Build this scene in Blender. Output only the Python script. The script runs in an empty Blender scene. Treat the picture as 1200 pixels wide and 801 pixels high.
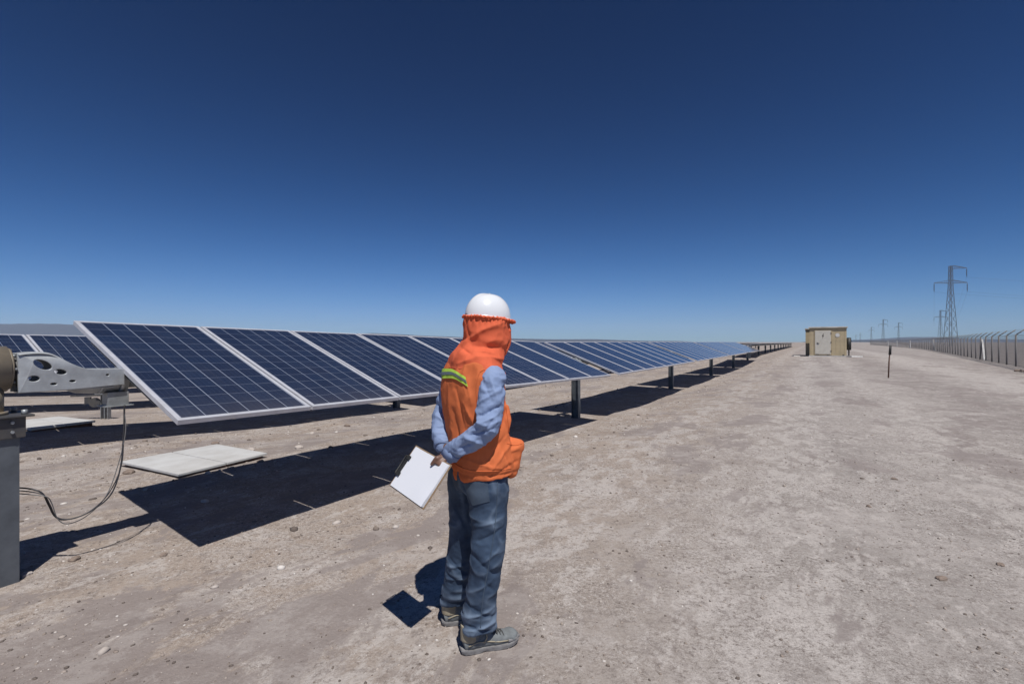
import bpy, bmesh, math, random
import numpy as np
from mathutils import Vector, Matrix
from mathutils.bvhtree import BVHTree
R = math.radians
rng = np.random.RandomState(7); random.seed(7)
SC = bpy.context.scene
COL = SC.collection

# ------------------------------------------------------------------ camera, sky, sun, exposure
CAMH = 1.55; FPX = 570.0
cam_d = bpy.data.cameras.new('camera'); cam = bpy.data.objects.new('camera', cam_d); COL.objects.link(cam)
cam.location = (0, 0, CAMH); cam.rotation_euler = (R(90), 0, 0)
cam_d.sensor_width = 36; cam_d.lens = 36*FPX/1200; cam_d.clip_start = 0.05; cam_d.clip_end = 60000
SC.camera = cam
SUNV = Vector((0.18, -0.50, 1.0)).normalized()          # towards the sun
el = math.asin(SUNV.z); az = math.atan2(SUNV.x, SUNV.y)
world = bpy.data.worlds.new('World'); SC.world = world; world.use_nodes = True
wn = world.node_tree.nodes; wl = world.node_tree.links; wn.clear()
sky = wn.new('ShaderNodeTexSky'); sky.sky_type = 'NISHITA'; sky.sun_disc = False
sky.sun_elevation = el; sky.sun_rotation = az % (2*math.pi)
sky.altitude = 2600; sky.air_density = 1.0; sky.dust_density = 1.0; sky.ozone_density = 2.5
ssep = wn.new('ShaderNodeSeparateColor'); scom = wn.new('ShaderNodeCombineColor')
for i, (gm_, sc_, kn) in enumerate(((2.5, .062, 3.4), (2.0, .140, 7.5), (1.95, .158, 20.))):        # deep, contrasty high-desert sky
    pw = wn.new('ShaderNodeMath'); pw.operation = 'POWER'; pw.inputs[1].default_value = gm_
    ml = wn.new('ShaderNodeMath'); ml.operation = 'MULTIPLY'; ml.inputs[1].default_value = sc_
    wl.new(ssep.outputs[i], pw.inputs[0]); wl.new(pw.outputs[0], ml.inputs[0])
    dv = wn.new('ShaderNodeMath'); dv.operation = 'MULTIPLY_ADD'; dv.inputs[1].default_value = 1/kn; dv.inputs[2].default_value = 1.0
    qo = wn.new('ShaderNodeMath'); qo.operation = 'DIVIDE'
    wl.new(ml.outputs[0], dv.inputs[0]); wl.new(ml.outputs[0], qo.inputs[0]); wl.new(dv.outputs[0], qo.inputs[1]); wl.new(qo.outputs[0], scom.inputs[i])
bg = wn.new('ShaderNodeBackground'); bg.inputs['Strength'].default_value = 0.1
wo = wn.new('ShaderNodeOutputWorld')
wl.new(sky.outputs[0], ssep.inputs[0])
wl.new(scom.outputs[0], bg.inputs['Color']); wl.new(bg.outputs[0], wo.inputs['Surface'])
sun_d = bpy.data.lights.new('sun', 'SUN'); sun_d.energy = 4.6; sun_d.angle = R(0.53); sun_d.color = (1.0, 0.965, 0.915)
sun = bpy.data.objects.new('sun', sun_d); COL.objects.link(sun)
sun.rotation_euler = (-SUNV).to_track_quat('-Z', 'Y').to_euler(); sun.location = (0, 0, 60)
vs = SC.view_settings; vs.view_transform = 'Standard'; vs.look = 'None'; vs.gamma = 1; vs.use_curve_mapping = False
vs.exposure = 0.0
try:
    SC.cycles.volume_bounces = 1; SC.cycles.max_bounces = 6; SC.cycles.transparent_max_bounces = 24
except Exception: pass

# ------------------------------------------------------------------ numpy noise
def _hash(ix, iy, iz, seed):
    h = (ix.astype(np.int64)*374761393 + iy.astype(np.int64)*668265263 + iz.astype(np.int64)*2147483647 + seed*974634777) & 0xffffffff
    h = ((h ^ (h >> 13)) * 1274126177) & 0xffffffff
    h = h ^ (h >> 16)
    return (h & 0xffff)/65535.0*2-1
def noise3(x, y, z, seed=0):
    x = np.asarray(x, float); y = np.asarray(y, float); z = np.asarray(z, float)+0*x
    ix, iy, iz = np.floor(x), np.floor(y), np.floor(z)
    fx, fy, fz = x-ix, y-iy, z-iz
    fx = fx*fx*(3-2*fx); fy = fy*fy*(3-2*fy); fz = fz*fz*(3-2*fz)
    r = 0
    for a in (0, 1):
        for b in (0, 1):
            for c in (0, 1):
                w = (fx if a else 1-fx)*(fy if b else 1-fy)*(fz if c else 1-fz)
                r = r + w*_hash(ix+a, iy+b, iz+c, seed)
    return r
def fbm(x, y, z=0, o=4, seed=0):
    r = 0; a = 1.0; s = 0
    for i in range(o):
        r = r + a*noise3(x*2**i, y*2**i, np.asarray(z)*2**i, seed+i*17); s += a; a *= 0.5
    return r/s
def sm(x, a, b):
    t = np.clip((np.asarray(x, float)-a)/(b-a), 0, 1); return t*t*(3-2*t)

# ------------------------------------------------------------------ object helpers
def tag(o, label=None, cat=None, group=None, kind=None):
    if label: o['label'] = label
    if cat: o['category'] = cat
    if group: o['group'] = group
    if kind: o['kind'] = kind
    return o
def empty(name, loc=(0, 0, 0), rz=0, label=None, cat=None, group=None):
    o = bpy.data.objects.new(name, None); COL.objects.link(o); o.empty_display_size = 0.2
    o.location = loc; o.rotation_euler = (0, 0, rz); return tag(o, label, cat, group)
def link(name, me, mat=None, parent=None):
    o = bpy.data.objects.new(name, me); COL.objects.link(o)
    if mat and not me.materials: me.materials.append(mat)
    if parent: o.parent = parent
    return o
class MB:
    def __init__(s): s.v = []; s.f = []; s.smooth = []
    def add(s, v, f, sm=False):
        n = len(s.v); s.v += [tuple(p) for p in v]; s.f += [tuple(i+n for i in q) for q in f]; s.smooth += [sm]*len(f); return s
    def box(s, c, size, rot=None):
        c = Vector(c); hx, hy, hz = size[0]/2, size[1]/2, size[2]/2
        vs_ = [Vector((x, y, z)) for x in (-hx, hx) for y in (-hy, hy) for z in (-hz, hz)]
        if rot is not None: vs_ = [rot @ v for v in vs_]
        return s.add([v+c for v in vs_], [(0, 1, 3, 2), (4, 6, 7, 5), (0, 4, 5, 1), (2, 3, 7, 6), (0, 2, 6, 4), (1, 5, 7, 3)])
    def bar(s, a, b, w, h=None, up=(0, 0, 1)):
        a = Vector(a); b = Vector(b); d = b-a; L = d.length
        if L < 1e-6: return s
        y = d/L; u = Vector(up)
        x = y.cross(u)
        if x.length < 1e-4: x = y.cross(Vector((1, 0, 0)))
        x.normalize(); z = x.cross(y)
        m = Matrix((x, y, z)).transposed()
        return s.box((a+b)/2, (w, L, h or w), m)
    def tube(s, pts, r, n=10, cap=True):
        pts = [Vector(p) for p in pts]; m = len(pts)
        rs = r if isinstance(r, (list, tuple)) else [r]*m
        vs_ = []; fs = []; px = None
        for i, p in enumerate(pts):
            t = (pts[min(i+1, m-1)]-pts[max(i-1, 0)]).normalized()
            if px is None: px = t.orthogonal().normalized()
            px = (px - t*px.dot(t)).normalized(); py = t.cross(px)
            for k in range(n):
                a = 2*math.pi*k/n; vs_.append(p+px*math.cos(a)*rs[i]+py*math.sin(a)*rs[i])
        for i in range(m-1):
            for k in range(n): fs.append((i*n+k, i*n+(k+1) % n, (i+1)*n+(k+1) % n, (i+1)*n+k))
        s.add(vs_, fs, True)
        if cap:
            o = len(s.v)-m*n
            s.f += [tuple(o+k for k in reversed(range(n))), tuple(o+(m-1)*n+k for k in range(n))]; s.smooth += [False]*2
        return s
    def mesh(s, name='m', mat=None, bevel=0):
        me = bpy.data.meshes.new(name); me.from_pydata(s.v, [], s.f); me.validate()
        bm = bmesh.new(); bm.from_mesh(me); bmesh.ops.recalc_face_normals(bm, faces=bm.faces)
        if bevel:
            es = [e for e in bm.edges if len(e.link_faces) == 2 and e.calc_face_angle(0) > 0.6]
            bmesh.ops.bevel(bm, geom=es, offset=bevel, segments=2, affect='EDGES', profile=0.6, clamp_overlap=True)
        bm.to_mesh(me); bm.free()
        if not bevel and len(s.smooth) == len(me.polygons): me.polygons.foreach_set('use_smooth', s.smooth)
        if mat: me.materials.append(mat)
        return me
    def build(s, name, mat, parent=None, bevel=0):
        return link(name, s.mesh(name, mat, bevel), None, parent)
def catmull(P, n):
    P = np.array(P, float); m = len(P); out = []
    for i in range(m-1):
        p0 = P[max(i-1, 0)]; p1 = P[i]; p2 = P[i+1]; p3 = P[min(i+2, m-1)]
        for k in range(n):
            t = k/n
            out.append(0.5*((2*p1)+(-p0+p2)*t+(2*p0-5*p1+4*p2-p3)*t*t+(-p0+3*p1-3*p2+p3)*t**3))
    out.append(P[-1]); return np.array(out)

# ------------------------------------------------------------------ materials
def mat(name, col, rough=0.6, metal=0.0, noise=None, bump=None, col2=None, spec=None, coat=None):
    """noise=(scale, lo, hi) patchy mix of col and col2; bump=(scale, strength, distance)"""
    m = bpy.data.materials.new(name); m.use_nodes = True; N = m.node_tree.nodes; L = m.node_tree.links
    b = N['Principled BSDF']; b.inputs['Base Color'].default_value = (*col, 1); b.inputs['Roughness'].default_value = rough
    b.inputs['Metallic'].default_value = metal
    if spec is not None: b.inputs['Specular IOR Level'].default_value = spec
    if coat: b.inputs['Coat Weight'].default_value = coat
    tc = N.new('ShaderNodeTexCoord')
    if noise:
        t = N.new('ShaderNodeTexNoise'); t.inputs['Scale'].default_value = noise[0]; t.inputs['Detail'].default_value = 6; t.inputs['Roughness'].default_value = 0.62
        r = N.new('ShaderNodeMapRange'); r.inputs['From Min'].default_value = noise[1]; r.inputs['From Max'].default_value = noise[2]
        x = N.new('ShaderNodeMix'); x.data_type = 'RGBA'; x.inputs['A'].default_value = (*col, 1); x.inputs['B'].default_value = (*(col2 or col), 1)
        L.new(tc.outputs['Object'], t.inputs['Vector']); L.new(t.outputs['Fac'], r.inputs['Value']); L.new(r.outputs[0], x.inputs['Factor']); L.new(x.outputs['Result'], b.inputs['Base Color'])
    if bump:
        t2 = N.new('ShaderNodeTexNoise'); t2.inputs['Scale'].default_value = bump[0]; t2.inputs['Detail'].default_value = 4
        bp = N.new('ShaderNodeBump'); bp.inputs['Strength'].default_value = bump[1]; bp.inputs['Distance'].default_value = bump[2]
        L.new(tc.outputs['Object'], t2.inputs['Vector']); L.new(t2.outputs['Fac'], bp.inputs['Height']); L.new(bp.outputs[0], b.inputs['Normal'])
    return m
M = {}
M['alu'] = mat('aluminium', (0.60, 0.61, 0.66), 0.45, 0.25, noise=(9, .35, .7), col2=(0.50, 0.50, 0.53))
M['galv'] = mat('galvanised', (0.34, 0.36, 0.37), 0.5, 0.5, noise=(14, .35, .68), col2=(0.22, 0.23, 0.235), bump=(60, .15, .002))
M['cast'] = mat('cast_metal', (0.42, 0.44, 0.45), 0.5, 0.35, noise=(11, .35, .68), col2=(0.30, 0.31, 0.32), bump=(90, .3, .002))
M['post'] = mat('post_steel', (0.135, 0.15, 0.17), 0.55, 0.45, noise=(7, .35, .7), col2=(0.09, 0.10, 0.115), bump=(50, .15, .002))
M['dsteel'] = mat('dark_steel', (0.07, 0.07, 0.075), 0.55, 0.4, noise=(8, .4, .7), col2=(0.11, 0.10, 0.09))
M['tan'] = mat('tan_paint', (0.26, 0.215, 0.155), 0.5, 0, noise=(9, .4, .75), col2=(0.17, 0.145, 0.11), bump=(40, .1, .002))
M['cable'] = mat('cable', (0.03, 0.03, 0.035), 0.5)
M['gcable'] = mat('grey_cable', (0.16, 0.16, 0.16), 0.5)
M['back'] = mat('back_sheet', (0.5, 0.5, 0.5), 0.7)
M['slab'] = mat('concrete', (0.52, 0.52, 0.515), 0.85, 0, noise=(4, .35, .7), col2=(0.43, 0.42, 0.405), bump=(60, .35, .004))
M['shed'] = mat('shed_paint', (0.50, 0.41, 0.26), 0.7, 0, noise=(2, .35, .7), col2=(0.42, 0.345, 0.22))
M['roof'] = mat('shed_roof', (0.64, 0.59, 0.50), 0.7, 0, noise=(3, .4, .7), col2=(0.40, 0.35, 0.27))
M['door'] = mat('door_paint', (0.60, 0.57, 0.50), 0.55, 0, noise=(3, .4, .7), col2=(0.52, 0.49, 0.42))
M['black'] = mat('black', (0.02, 0.02, 0.02), 0.6)
M['white'] = mat('white_paint', (0.7, 0.69, 0.66), 0.6, noise=(5, .4, .7), col2=(0.5, 0.48, 0.45))
M['rust'] = mat('rust', (0.17, 0.085, 0.055), 0.8, 0.1, noise=(20, .4, .7), col2=(0.08, 0.05, 0.04))
M['pylon'] = mat('pylon_steel', (0.16, 0.165, 0.17), 0.6, 0.4)
M['hill'] = mat('hill_rock', (0.040, 0.042, 0.058), 0.95, 0, noise=(0.002, .35, .65), col2=(0.028, 0.030, 0.042))

def cell_material():
    m = bpy.data.materials.new('solar_cells'); m.use_nodes = True; N = m.node_tree.nodes; L = m.node_tree.links
    b = N['Principled BSDF']; b.inputs['Roughness'].default_value = 0.10; b.inputs['IOR'].default_value = 1.33
    uv = N.new('ShaderNodeUVMap'); sep = N.new('ShaderNodeSeparateXYZ'); L.new(uv.outputs[0], sep.inputs[0])
    def math_(op, a, bb=None, c=None):
        n = N.new('ShaderNodeMath'); n.operation = op
        for i, v in enumerate((a, bb, c)):
            if v is None: continue
            if isinstance(v, (int, float)): n.inputs[i].default_value = v
            else: L.new(v, n.inputs[i])
        return n.outputs[0]
    def edge(src, k, w):                       # 1 on the gap lines between the cells
        f = math_('FRACT', math_('MULTIPLY', src, k))
        d = math_('ABSOLUTE', math_('SUBTRACT', f, 0.5))
        return math_('GREATER_THAN', d, 0.5-w)
    u, v = sep.outputs[0], sep.outputs[1]
    gu = edge(u, 6, 0.021); gv = edge(v, 12, 0.011)
    # thin silver busbars within the cells
    bus = math_('MULTIPLY', edge(u, 24, 0.025), 0.10)
    fl = N.new('ShaderNodeCombineXYZ'); L.new(math_('FLOOR', math_('MULTIPLY', u, 6)), fl.inputs[0]); L.new(math_('FLOOR', math_('MULTIPLY', v, 12)), fl.inputs[1])
    oi = N.new('ShaderNodeObjectInfo'); L.new(math_('MULTIPLY', oi.outputs['Random'], 100), fl.inputs[2])
    wnz = N.new('ShaderNodeTexWhiteNoise'); wnz.noise_dimensions = '3D'; L.new(fl.outputs[0], wnz.inputs['Vector'])
    tc = N.new('ShaderNodeTexCoord'); vo = N.new('ShaderNodeTexVoronoi'); vo.inputs['Scale'].default_value = 45; L.new(tc.outputs['Object'], vo.inputs['Vector'])
    ramp = N.new('ShaderNodeMix'); ramp.data_type = 'RGBA'; ramp.inputs['A'].default_value = (0.008, 0.016, 0.042, 1); ramp.inputs['B'].default_value = (0.013, 0.026, 0.062, 1)
    s2 = N.new('ShaderNodeSeparateColor'); L.new(vo.outputs['Color'], s2.inputs[0])
    L.new(math_('ADD', math_('MULTIPLY', wnz.outputs['Value'], 0.6), math_('MULTIPLY', s2.outputs[0], 0.4)), ramp.inputs['Factor'])
    mx = N.new('ShaderNodeMix'); mx.data_type = 'RGBA'; mx.inputs['B'].default_value = (0.23, 0.26, 0.33, 1)
    L.new(ramp.outputs['Result'], mx.inputs['A'])
    g = math_('MAXIMUM', math_('MAXIMUM', gu, math_('MULTIPLY', gv, 0.62)), bus)
    # light dust film
    dn = N.new('ShaderNodeTexNoise'); dn.inputs['Scale'].default_value = 2.5; dn.inputs['Detail'].default_value = 6; L.new(tc.outputs['Object'], dn.inputs['Vector'])
    dust = N.new('ShaderNodeMapRange'); dust.inputs['From Min'].default_value = 0.35; dust.inputs['From Max'].default_value = 0.8; dust.inputs['To Min'].default_value = 0.015; dust.inputs['To Max'].default_value = 0.045
    L.new(dn.outputs['Fac'], dust.inputs['Value'])
    L.new(g, mx.inputs['Factor'])
    low = math_('POWER', math_('SUBTRACT', 1.0, math_('MINIMUM', math_('MAXIMUM', v, 0.0), 1.0)), 9.0)
    st = N.new('ShaderNodeTexNoise'); st.inputs['Scale'].default_value = 1.0; st.inputs['Detail'].default_value = 5
    sm_ = N.new('ShaderNodeMapping'); sm_.inputs['Scale'].default_value = (22, 1.2, 1); L.new(tc.outputs['Object'], sm_.inputs['Vector']); L.new(sm_.outputs[0], st.inputs['Vector'])
    dustf = math_('ADD', math_('ADD', dust.outputs[0], math_('MULTIPLY', low, 0.09)), math_('MULTIPLY', math_('MAXIMUM', math_('SUBTRACT', st.outputs['Fac'], 0.52), 0.0), math_('ADD', math_('MULTIPLY', oi.outputs['Random'], 0.25), 0.08)))
    md = N.new('ShaderNodeMix'); md.data_type = 'RGBA'; md.inputs['B'].default_value = (0.30, 0.26, 0.23, 1)
    L.new(mx.outputs['Result'], md.inputs['A']); L.new(dustf, md.inputs['Factor'])
    L.new(md.outputs['Result'], b.inputs['Base Color'])
    rr = math_('ADD', math_('MULTIPLY', dn.outputs['Fac'], 0.12), 0.05); L.new(rr, b.inputs['Roughness'])
    return m
M['cells'] = cell_material()

# ------------------------------------------------------------------ terrain
DX, DY = 0.5231, 0.8523                 # unit direction of the rows
NX, NY = -DY, DX                        # towards the rows behind
def H(x, y, fine=True):
    x = np.asarray(x, float); y = np.asarray(y, float)
    t = DX*x+DY*y-1.567; s = NX*x+NY*y
    z = -0.20*sm(t, 2, 12)*sm(s, 1.2, 4.0)*(1-sm(t, 40, 50))
    z = z + 0.32*sm(t, 33, 48)*sm(s, -11, -4)*(1-0.5*sm(t, 60, 260))
    z = z - 0.17*sm(t, 1, 5)*sm(s, 5.8, 8.2)*(1-sm(t, 8, 12))
    # shallow wheel ruts on the service track
    for c in (0.25, -1.45, -4.6, -6.4):
        z = z - 0.012*np.exp(-((s-c-0.25*noise3(t*0.06, 0*t, 0, 5))/0.22)**2)
    far = 1-sm(np.hypot(x, y), 30, 120)
    z = z + 0.035*fbm(x*0.35, y*0.35, 0, 3, 11)*sm(np.hypot(x-(-0.2), y-2.5), 0.8, 4)*(0.3+0.7*far)
    if fine:
        near = 1-sm(np.hypot(x, y), 8, 22)
        z = z + 0.05*np.exp(-((s-3.75)/0.6)**2)*sm(t, 3, 7)*(1-sm(t, 35, 44))*np.maximum(fbm(x*.55, y*.55, 2, 3, 61)+.1, 0)*2
        z = z + near*(0.007*fbm(x*2.3, y*2.3, 3, 3, 31) + 0.0045*np.maximum(fbm(x*9, y*9, 1, 3, 41), -0.05))
        z = z + 0.012*near*np.exp(-((s-3.0-0.3*noise3(t*.8, 0*t, 0, 8))/0.25)**2)*(0.5+0.5*noise3(x*2, y*2, 0, 9))
    far2 = np.maximum(np.hypot(x, y)-400, 0)
    return z*(1-sm(np.hypot(x, y), 300, 900))
def HZ(x, y): return float(H(np.array([x]), np.array([y]))[0])
def grow(a, step, g, end):
    out = [a]
    while out[-1] < end:
        out.append(out[-1]+step); step *= g
    return out
xp = grow(0, 0.026, 1.0, 3.2)[:-1]; xp = xp+grow(xp[-1]+0.027, 0.028, 1.035, 8600)
xs = np.array([-v for v in reversed(xp[1:])]+xp)
ys1 = grow(1.0, 0.02, 1.0, 5.5)[:-1]; ys1 = ys1+grow(ys1[-1]+0.021, 0.022, 1.028, 8600)
ys0 = [1.0-v for v in grow(0.05, 0.05, 1.25, 900)]
ys = np.array(sorted(ys0)+ys1)
GX, GY = np.meshgrid(xs, ys)
GZ = H(GX, GY)
V = np.stack([GX.ravel(), GY.ravel(), GZ.ravel()], 1)
ny, nx = GX.shape
I = (np.arange(ny-1)[:, None]*nx+np.arange(nx-1)[None, :]).ravel()
Fq = np.stack([I, I+1, I+nx+1, I+nx], 1)
me = bpy.data.meshes.new('ground')
me.vertices.add(len(V)); me.vertices.foreach_set('co', V.ravel())
me.loops.add(Fq.size); me.loops.foreach_set('vertex_index', Fq.ravel())
me.polygons.add(len(Fq)); me.polygons.foreach_set('loop_start', np.arange(0, Fq.size, 4)); me.polygons.foreach_set('loop_total', np.full(len(Fq), 4))
me.polygons.foreach_set('use_smooth', np.ones(len(Fq), bool)); me.update()

def ground_material():
    m = bpy.data.materials.new('desert_soil'); m.use_nodes = True; N = m.node_tree.nodes; L = m.node_tree.links
    b = N['Principled BSDF']; b.inputs['Roughness'].default_value = 0.95; b.inputs['Specular IOR Level'].default_value = 0.15
    geo = N.new('ShaderNodeNewGeometry')
    rot = N.new('ShaderNodeVectorRotate'); rot.rotation_type = 'Z_AXIS'; rot.inputs['Angle'].default_value = math.atan2(DX, DY)
    L.new(geo.outputs['Position'], rot.inputs['Vector'])       # now x runs across the rows, y along them
    mp = N.new('ShaderNodeMapping'); mp.inputs['Scale'].default_value = (1, 0.5, 1); L.new(rot.outputs[0], mp.inputs['Vector'])
    sep = N.new('ShaderNodeSeparateXYZ'); L.new(rot.outputs[0], sep.inputs[0])
    def nz(scale, vec, detail=6, rough=0.6, dist=0):
        t = N.new('ShaderNodeTexNoise'); t.inputs['Scale'].default_value = scale; t.inputs['Detail'].default_value = detail
        t.inputs['Roughness'].default_value = rough; t.inputs['Distortion'].default_value = dist; L.new(vec, t.inputs['Vector']); return t.outputs['Fac']
    def mr(v, a, c, lo=0, hi=1, smooth=True):
        r = N.new('ShaderNodeMapRange'); r.interpolation_type = 'SMOOTHSTEP' if smooth else 'LINEAR'
        r.inputs['From Min'].default_value = a; r.inputs['From Max'].default_value = c; r.inputs['To Min'].default_value = lo; r.inputs['To Max'].default_value = hi
        L.new(v, r.inputs['Value']); return r.outputs[0]
    def mix(f, a, c):
        x = N.new('ShaderNodeMix'); x.data_type = 'RGBA'
        for k, v in (('A', a), ('B', c)):
            if isinstance(v, tuple): x.inputs[k].default_value = (*v, 1)
            else: L.new(v, x.inputs[k])
        if isinstance(f, float): x.inputs['Factor'].default_value = f
        else: L.new(f, x.inputs['Factor'])
        return x.outputs['Result']
    def mul(a, c, op='MULTIPLY'):
        n = N.new('ShaderNodeMath'); n.operation = op
        for i, v in enumerate((a, c)):
            if isinstance(v, (int, float)): n.inputs[i].default_value = v
            else: L.new(v, n.inputs[i])
        return n.outputs[0]
    P = geo.outputs['Position']; S = mp.outputs[0]; X = sep.outputs['X']
    track = mr(X, -2.6, 0.4)                                   # 0 in the panel field (left), 1 on the service track
    field = mix(mr(nz(0.5, P), .35, .65), (0.335, 0.275, 0.230), (0.280, 0.228, 0.190))
    trk = mix(mr(nz(0.35, S), .35, .65), (0.338, 0.306, 0.283), (0.278, 0.250, 0.233))
    c = mix(track, field, trk)
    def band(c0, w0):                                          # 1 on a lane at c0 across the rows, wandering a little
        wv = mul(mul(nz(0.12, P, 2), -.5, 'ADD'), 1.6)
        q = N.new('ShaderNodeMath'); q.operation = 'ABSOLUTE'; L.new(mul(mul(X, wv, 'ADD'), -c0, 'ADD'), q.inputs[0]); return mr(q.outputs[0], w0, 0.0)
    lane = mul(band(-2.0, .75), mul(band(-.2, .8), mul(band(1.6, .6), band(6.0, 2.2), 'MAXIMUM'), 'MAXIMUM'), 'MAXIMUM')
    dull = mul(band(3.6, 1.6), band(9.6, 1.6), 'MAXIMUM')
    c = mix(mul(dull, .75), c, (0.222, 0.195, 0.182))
    c = mix(mul(band(6.4, 2.0), .6), c, (0.42, 0.385, 0.36))
    # smooth compacted patches with broken edges
    pat = mul(nz(0.75, S, 9, .66, .4), mul(lane, -.05), 'ADD')
    patch = mr(pat, .522, .55); c = mix(mul(patch, 0.8), c, (0.235, 0.202, 0.190))
    loose = N.new('ShaderNodeMath'); loose.operation = 'SUBTRACT'; loose.inputs[0].default_value = 1; L.new(mul(patch, .8), loose.inputs[1]); loose = loose.outputs[0]
    c = mix(mul(mr(nz(2.6, S, 8, .7), .55, .61), 0.42), c, (0.20, 0.168, 0.155))
    # pale chalky crusts, denser along the wheel lanes
    crust = mr(mul(nz(4.2, S, 9, .76), mul(lane, 0.075), 'ADD'), .535, .60)
    c = mix(mul(mul(crust, loose), 0.62), c, (0.50, 0.46, 0.43))
    c = mix(mul(mul(mr(nz(1.1, P, 8, .72), .49, .58), .45), loose), c, (0.43, 0.39, 0.365))
    c = mix(mul(mr(nz(3.2, P, 10, .78), .50, .57), 0.35), c, (0.41, 0.37, 0.345))      # mottled dust
    c = mix(mul(mul(mr(nz(7.5, P, 8, .8), .53, .60), 0.5), loose), c, (0.195, 0.165, 0.150))
    c = mix(mul(mul(mr(nz(16, P, 6, .8), .55, .62), 0.6), loose), c, (0.155, 0.128, 0.114))
    beyond = mr(mul(X, mul(sep.outputs['Y'], -.108), 'ADD'), 5.9, 6.9)
    c = mix(mul(beyond, 0.85), c, (0.135, 0.118, 0.110))
    # fine grit, varying from place to place
    gz = mul(mr(nz(0.9, P, 5, .7), .40, .58, .25, 1.0), loose)
    g1 = nz(38, P, 4, .8); g2 = nz(130, P, 3, .8)
    c = mix(mul(mul(mr(g1, .53, .62), .6), gz), c, (0.54, 0.50, 0.47))
    c = mix(mul(mul(mr(g1, .46, .37), .75), gz), c, (0.13, 0.105, 0.09))
    c = mix(mul(mul(mr(g2, .54, .64), .5), gz), c, (0.55, 0.51, 0.48))
    c = mix(mul(mul(mr(g2, .46, .36), .6), gz), c, (0.12, 0.10, 0.09))
    L.new(c, b.inputs['Base Color'])
    bp = N.new('ShaderNodeBump'); bp.inputs['Strength'].default_value = 0.8; bp.inputs['Distance'].default_value = 0.016
    hsum = mul(mul(nz(30, P, 6, .75), 0.7), mul(nz(4.5, P, 6, .7), 0.9), 'ADD')
    L.new(hsum, bp.inputs['Height']); L.new(bp.outputs[0], b.inputs['Normal'])
    return m
M['soil'] = ground_material()
ground = link('ground', me, M['soil']); tag(ground, kind='structure')

# distant hills: real ridges with depth
def ridge(name, x0, x1, y0, prof, depth, seed):
    n = 220; rows = 14; v = []; f = []
    X_ = np.linspace(x0, x1, n)
    hh = np.interp(X_, [p[0] for p in prof], [p[1] for p in prof])
    for j in range(rows):
        u = j/(rows-1); k = math.sin(math.pi*u)**0.9
        z = hh*k*(1+0.10*fbm(X_/700, np.full(n, u*4.), 0, 4, seed)+0.05*fbm(X_/190, np.full(n, u*9.), 0, 3, seed+5))-4
        for i in range(n): v.append((X_[i]+60*fbm(X_[i]/400., u*5, 0, 2, 3), y0+u*depth, z[i]))
    for j in range(rows-1):
        for i in range(n-1): f.append((j*n+i, j*n+i+1, (j+1)*n+i+1, (j+1)*n+i))
    mb = MB(); mb.add(v, f, True)
    return tag(mb.build(name, M['hill']), kind='structure')
Yh = 5000
def pk(px, py): return ((px-600)/FPX*(Yh+900), (400.5-py)/FPX*(Yh+900))
ridge('hills', -9000, 1900, Yh, [pk(-200, 374), pk(-60, 378), pk(0, 377.6), pk(60, 377.2), pk(110, 380), pk(200, 386), pk(300, 391), pk(380, 392), pk(440, 389.5), pk(500, 392.5), pk(560, 395), pk(640, 397), pk(700, 396.8), pk(760, 398.8)], 1800, 3)
ridge('hills', 4000, 8000, Yh, [pk(950, 399), pk(990, 398), pk(1040, 396.3), pk(1075, 394.0), pk(1110, 396), pk(1180, 397), pk(1300, 396.5)], 1800, 9)

# air: one closed box of even haze round everything
hz = MB(); hz.box((0, 3850, 143), (17800, 9900, 294))
hazeo = hz.build('haze', None); tag(hazeo, kind='stuff')
hm = bpy.data.materials.new('haze'); hm.use_nodes = True; hm.node_tree.nodes.clear()
ho = hm.node_tree.nodes.new('ShaderNodeOutputMaterial'); pv = hm.node_tree.nodes.new('ShaderNodeVolumePrincipled')
pv.inputs['Density'].default_value = 6e-5; pv.inputs['Color'].default_value = (0.62, 0.78, 1.0, 1)
hm.node_tree.links.new(pv.outputs[0], ho.inputs['Volume']); hazeo.data.materials.append(hm)

# ------------------------------------------------------------------ solar trackers
MW, ML, GAP, SECT = 0.99, 1.96, 0.02, 8.60      # module width, length, gap, length of a section of eight
def panel_meshes():
    fr = MB(); w = 0.030; th = 0.034
    for sx in (-1, 1): fr.box((sx*(MW/2-w/2), 0, -th/2), (w, ML, th))
    for sy in (-1, 1): fr.box((0, sy*(ML/2-w/2), -th/2), (MW-2*w, w, th))
    frame = fr.mesh('panel_frame', M['alu'], bevel=0.0015)
    gx, gy = MW/2-w, ML/2-w
    gm = bpy.data.meshes.new('panel_glass')
    gm.from_pydata([(-gx, -gy, -.004), (gx, -gy, -.004), (gx, gy, -.004), (-gx, gy, -.004), (-gx, -gy, -.010), (gx, -gy, -.010), (gx, gy, -.010), (-gx, gy, -.010)], [],
                   [(0, 1, 2, 3), (7, 6, 5, 4), (0, 4, 5, 1), (1, 5, 6, 2), (2, 6, 7, 3), (3, 7, 4, 0)])
    uvl = gm.uv_layers.new(name='UVMap'); e = 0.006
    for i, uv in enumerate([(-e, -e), (1+e, -e), (1+e, 1+e), (-e, 1+e)]): uvl.data[i].uv = uv
    gm.materials.append(M['cells']); gm.materials.append(M['back'])
    for p in gm.polygons: p.material_index = 0 if p.index == 0 else 1
    return frame, gm
FRM, GLS = panel_meshes()
def post_mesh(h=2.0):
    p = MB(); p.box((0, 0, -h/2), (0.012, 0.15, h)); p.box((0, .076, -h/2), (0.13, 0.009, h)); p.box((0, -.076, -h/2), (0.13, 0.009, h))
    p.box((0, 0, .005), (.20, .20, .012)); p.box((.0, 0, -.10), (.022, .19, .16))
    return p.mesh('support_post', M['post'])
PST = post_mesh()
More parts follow.
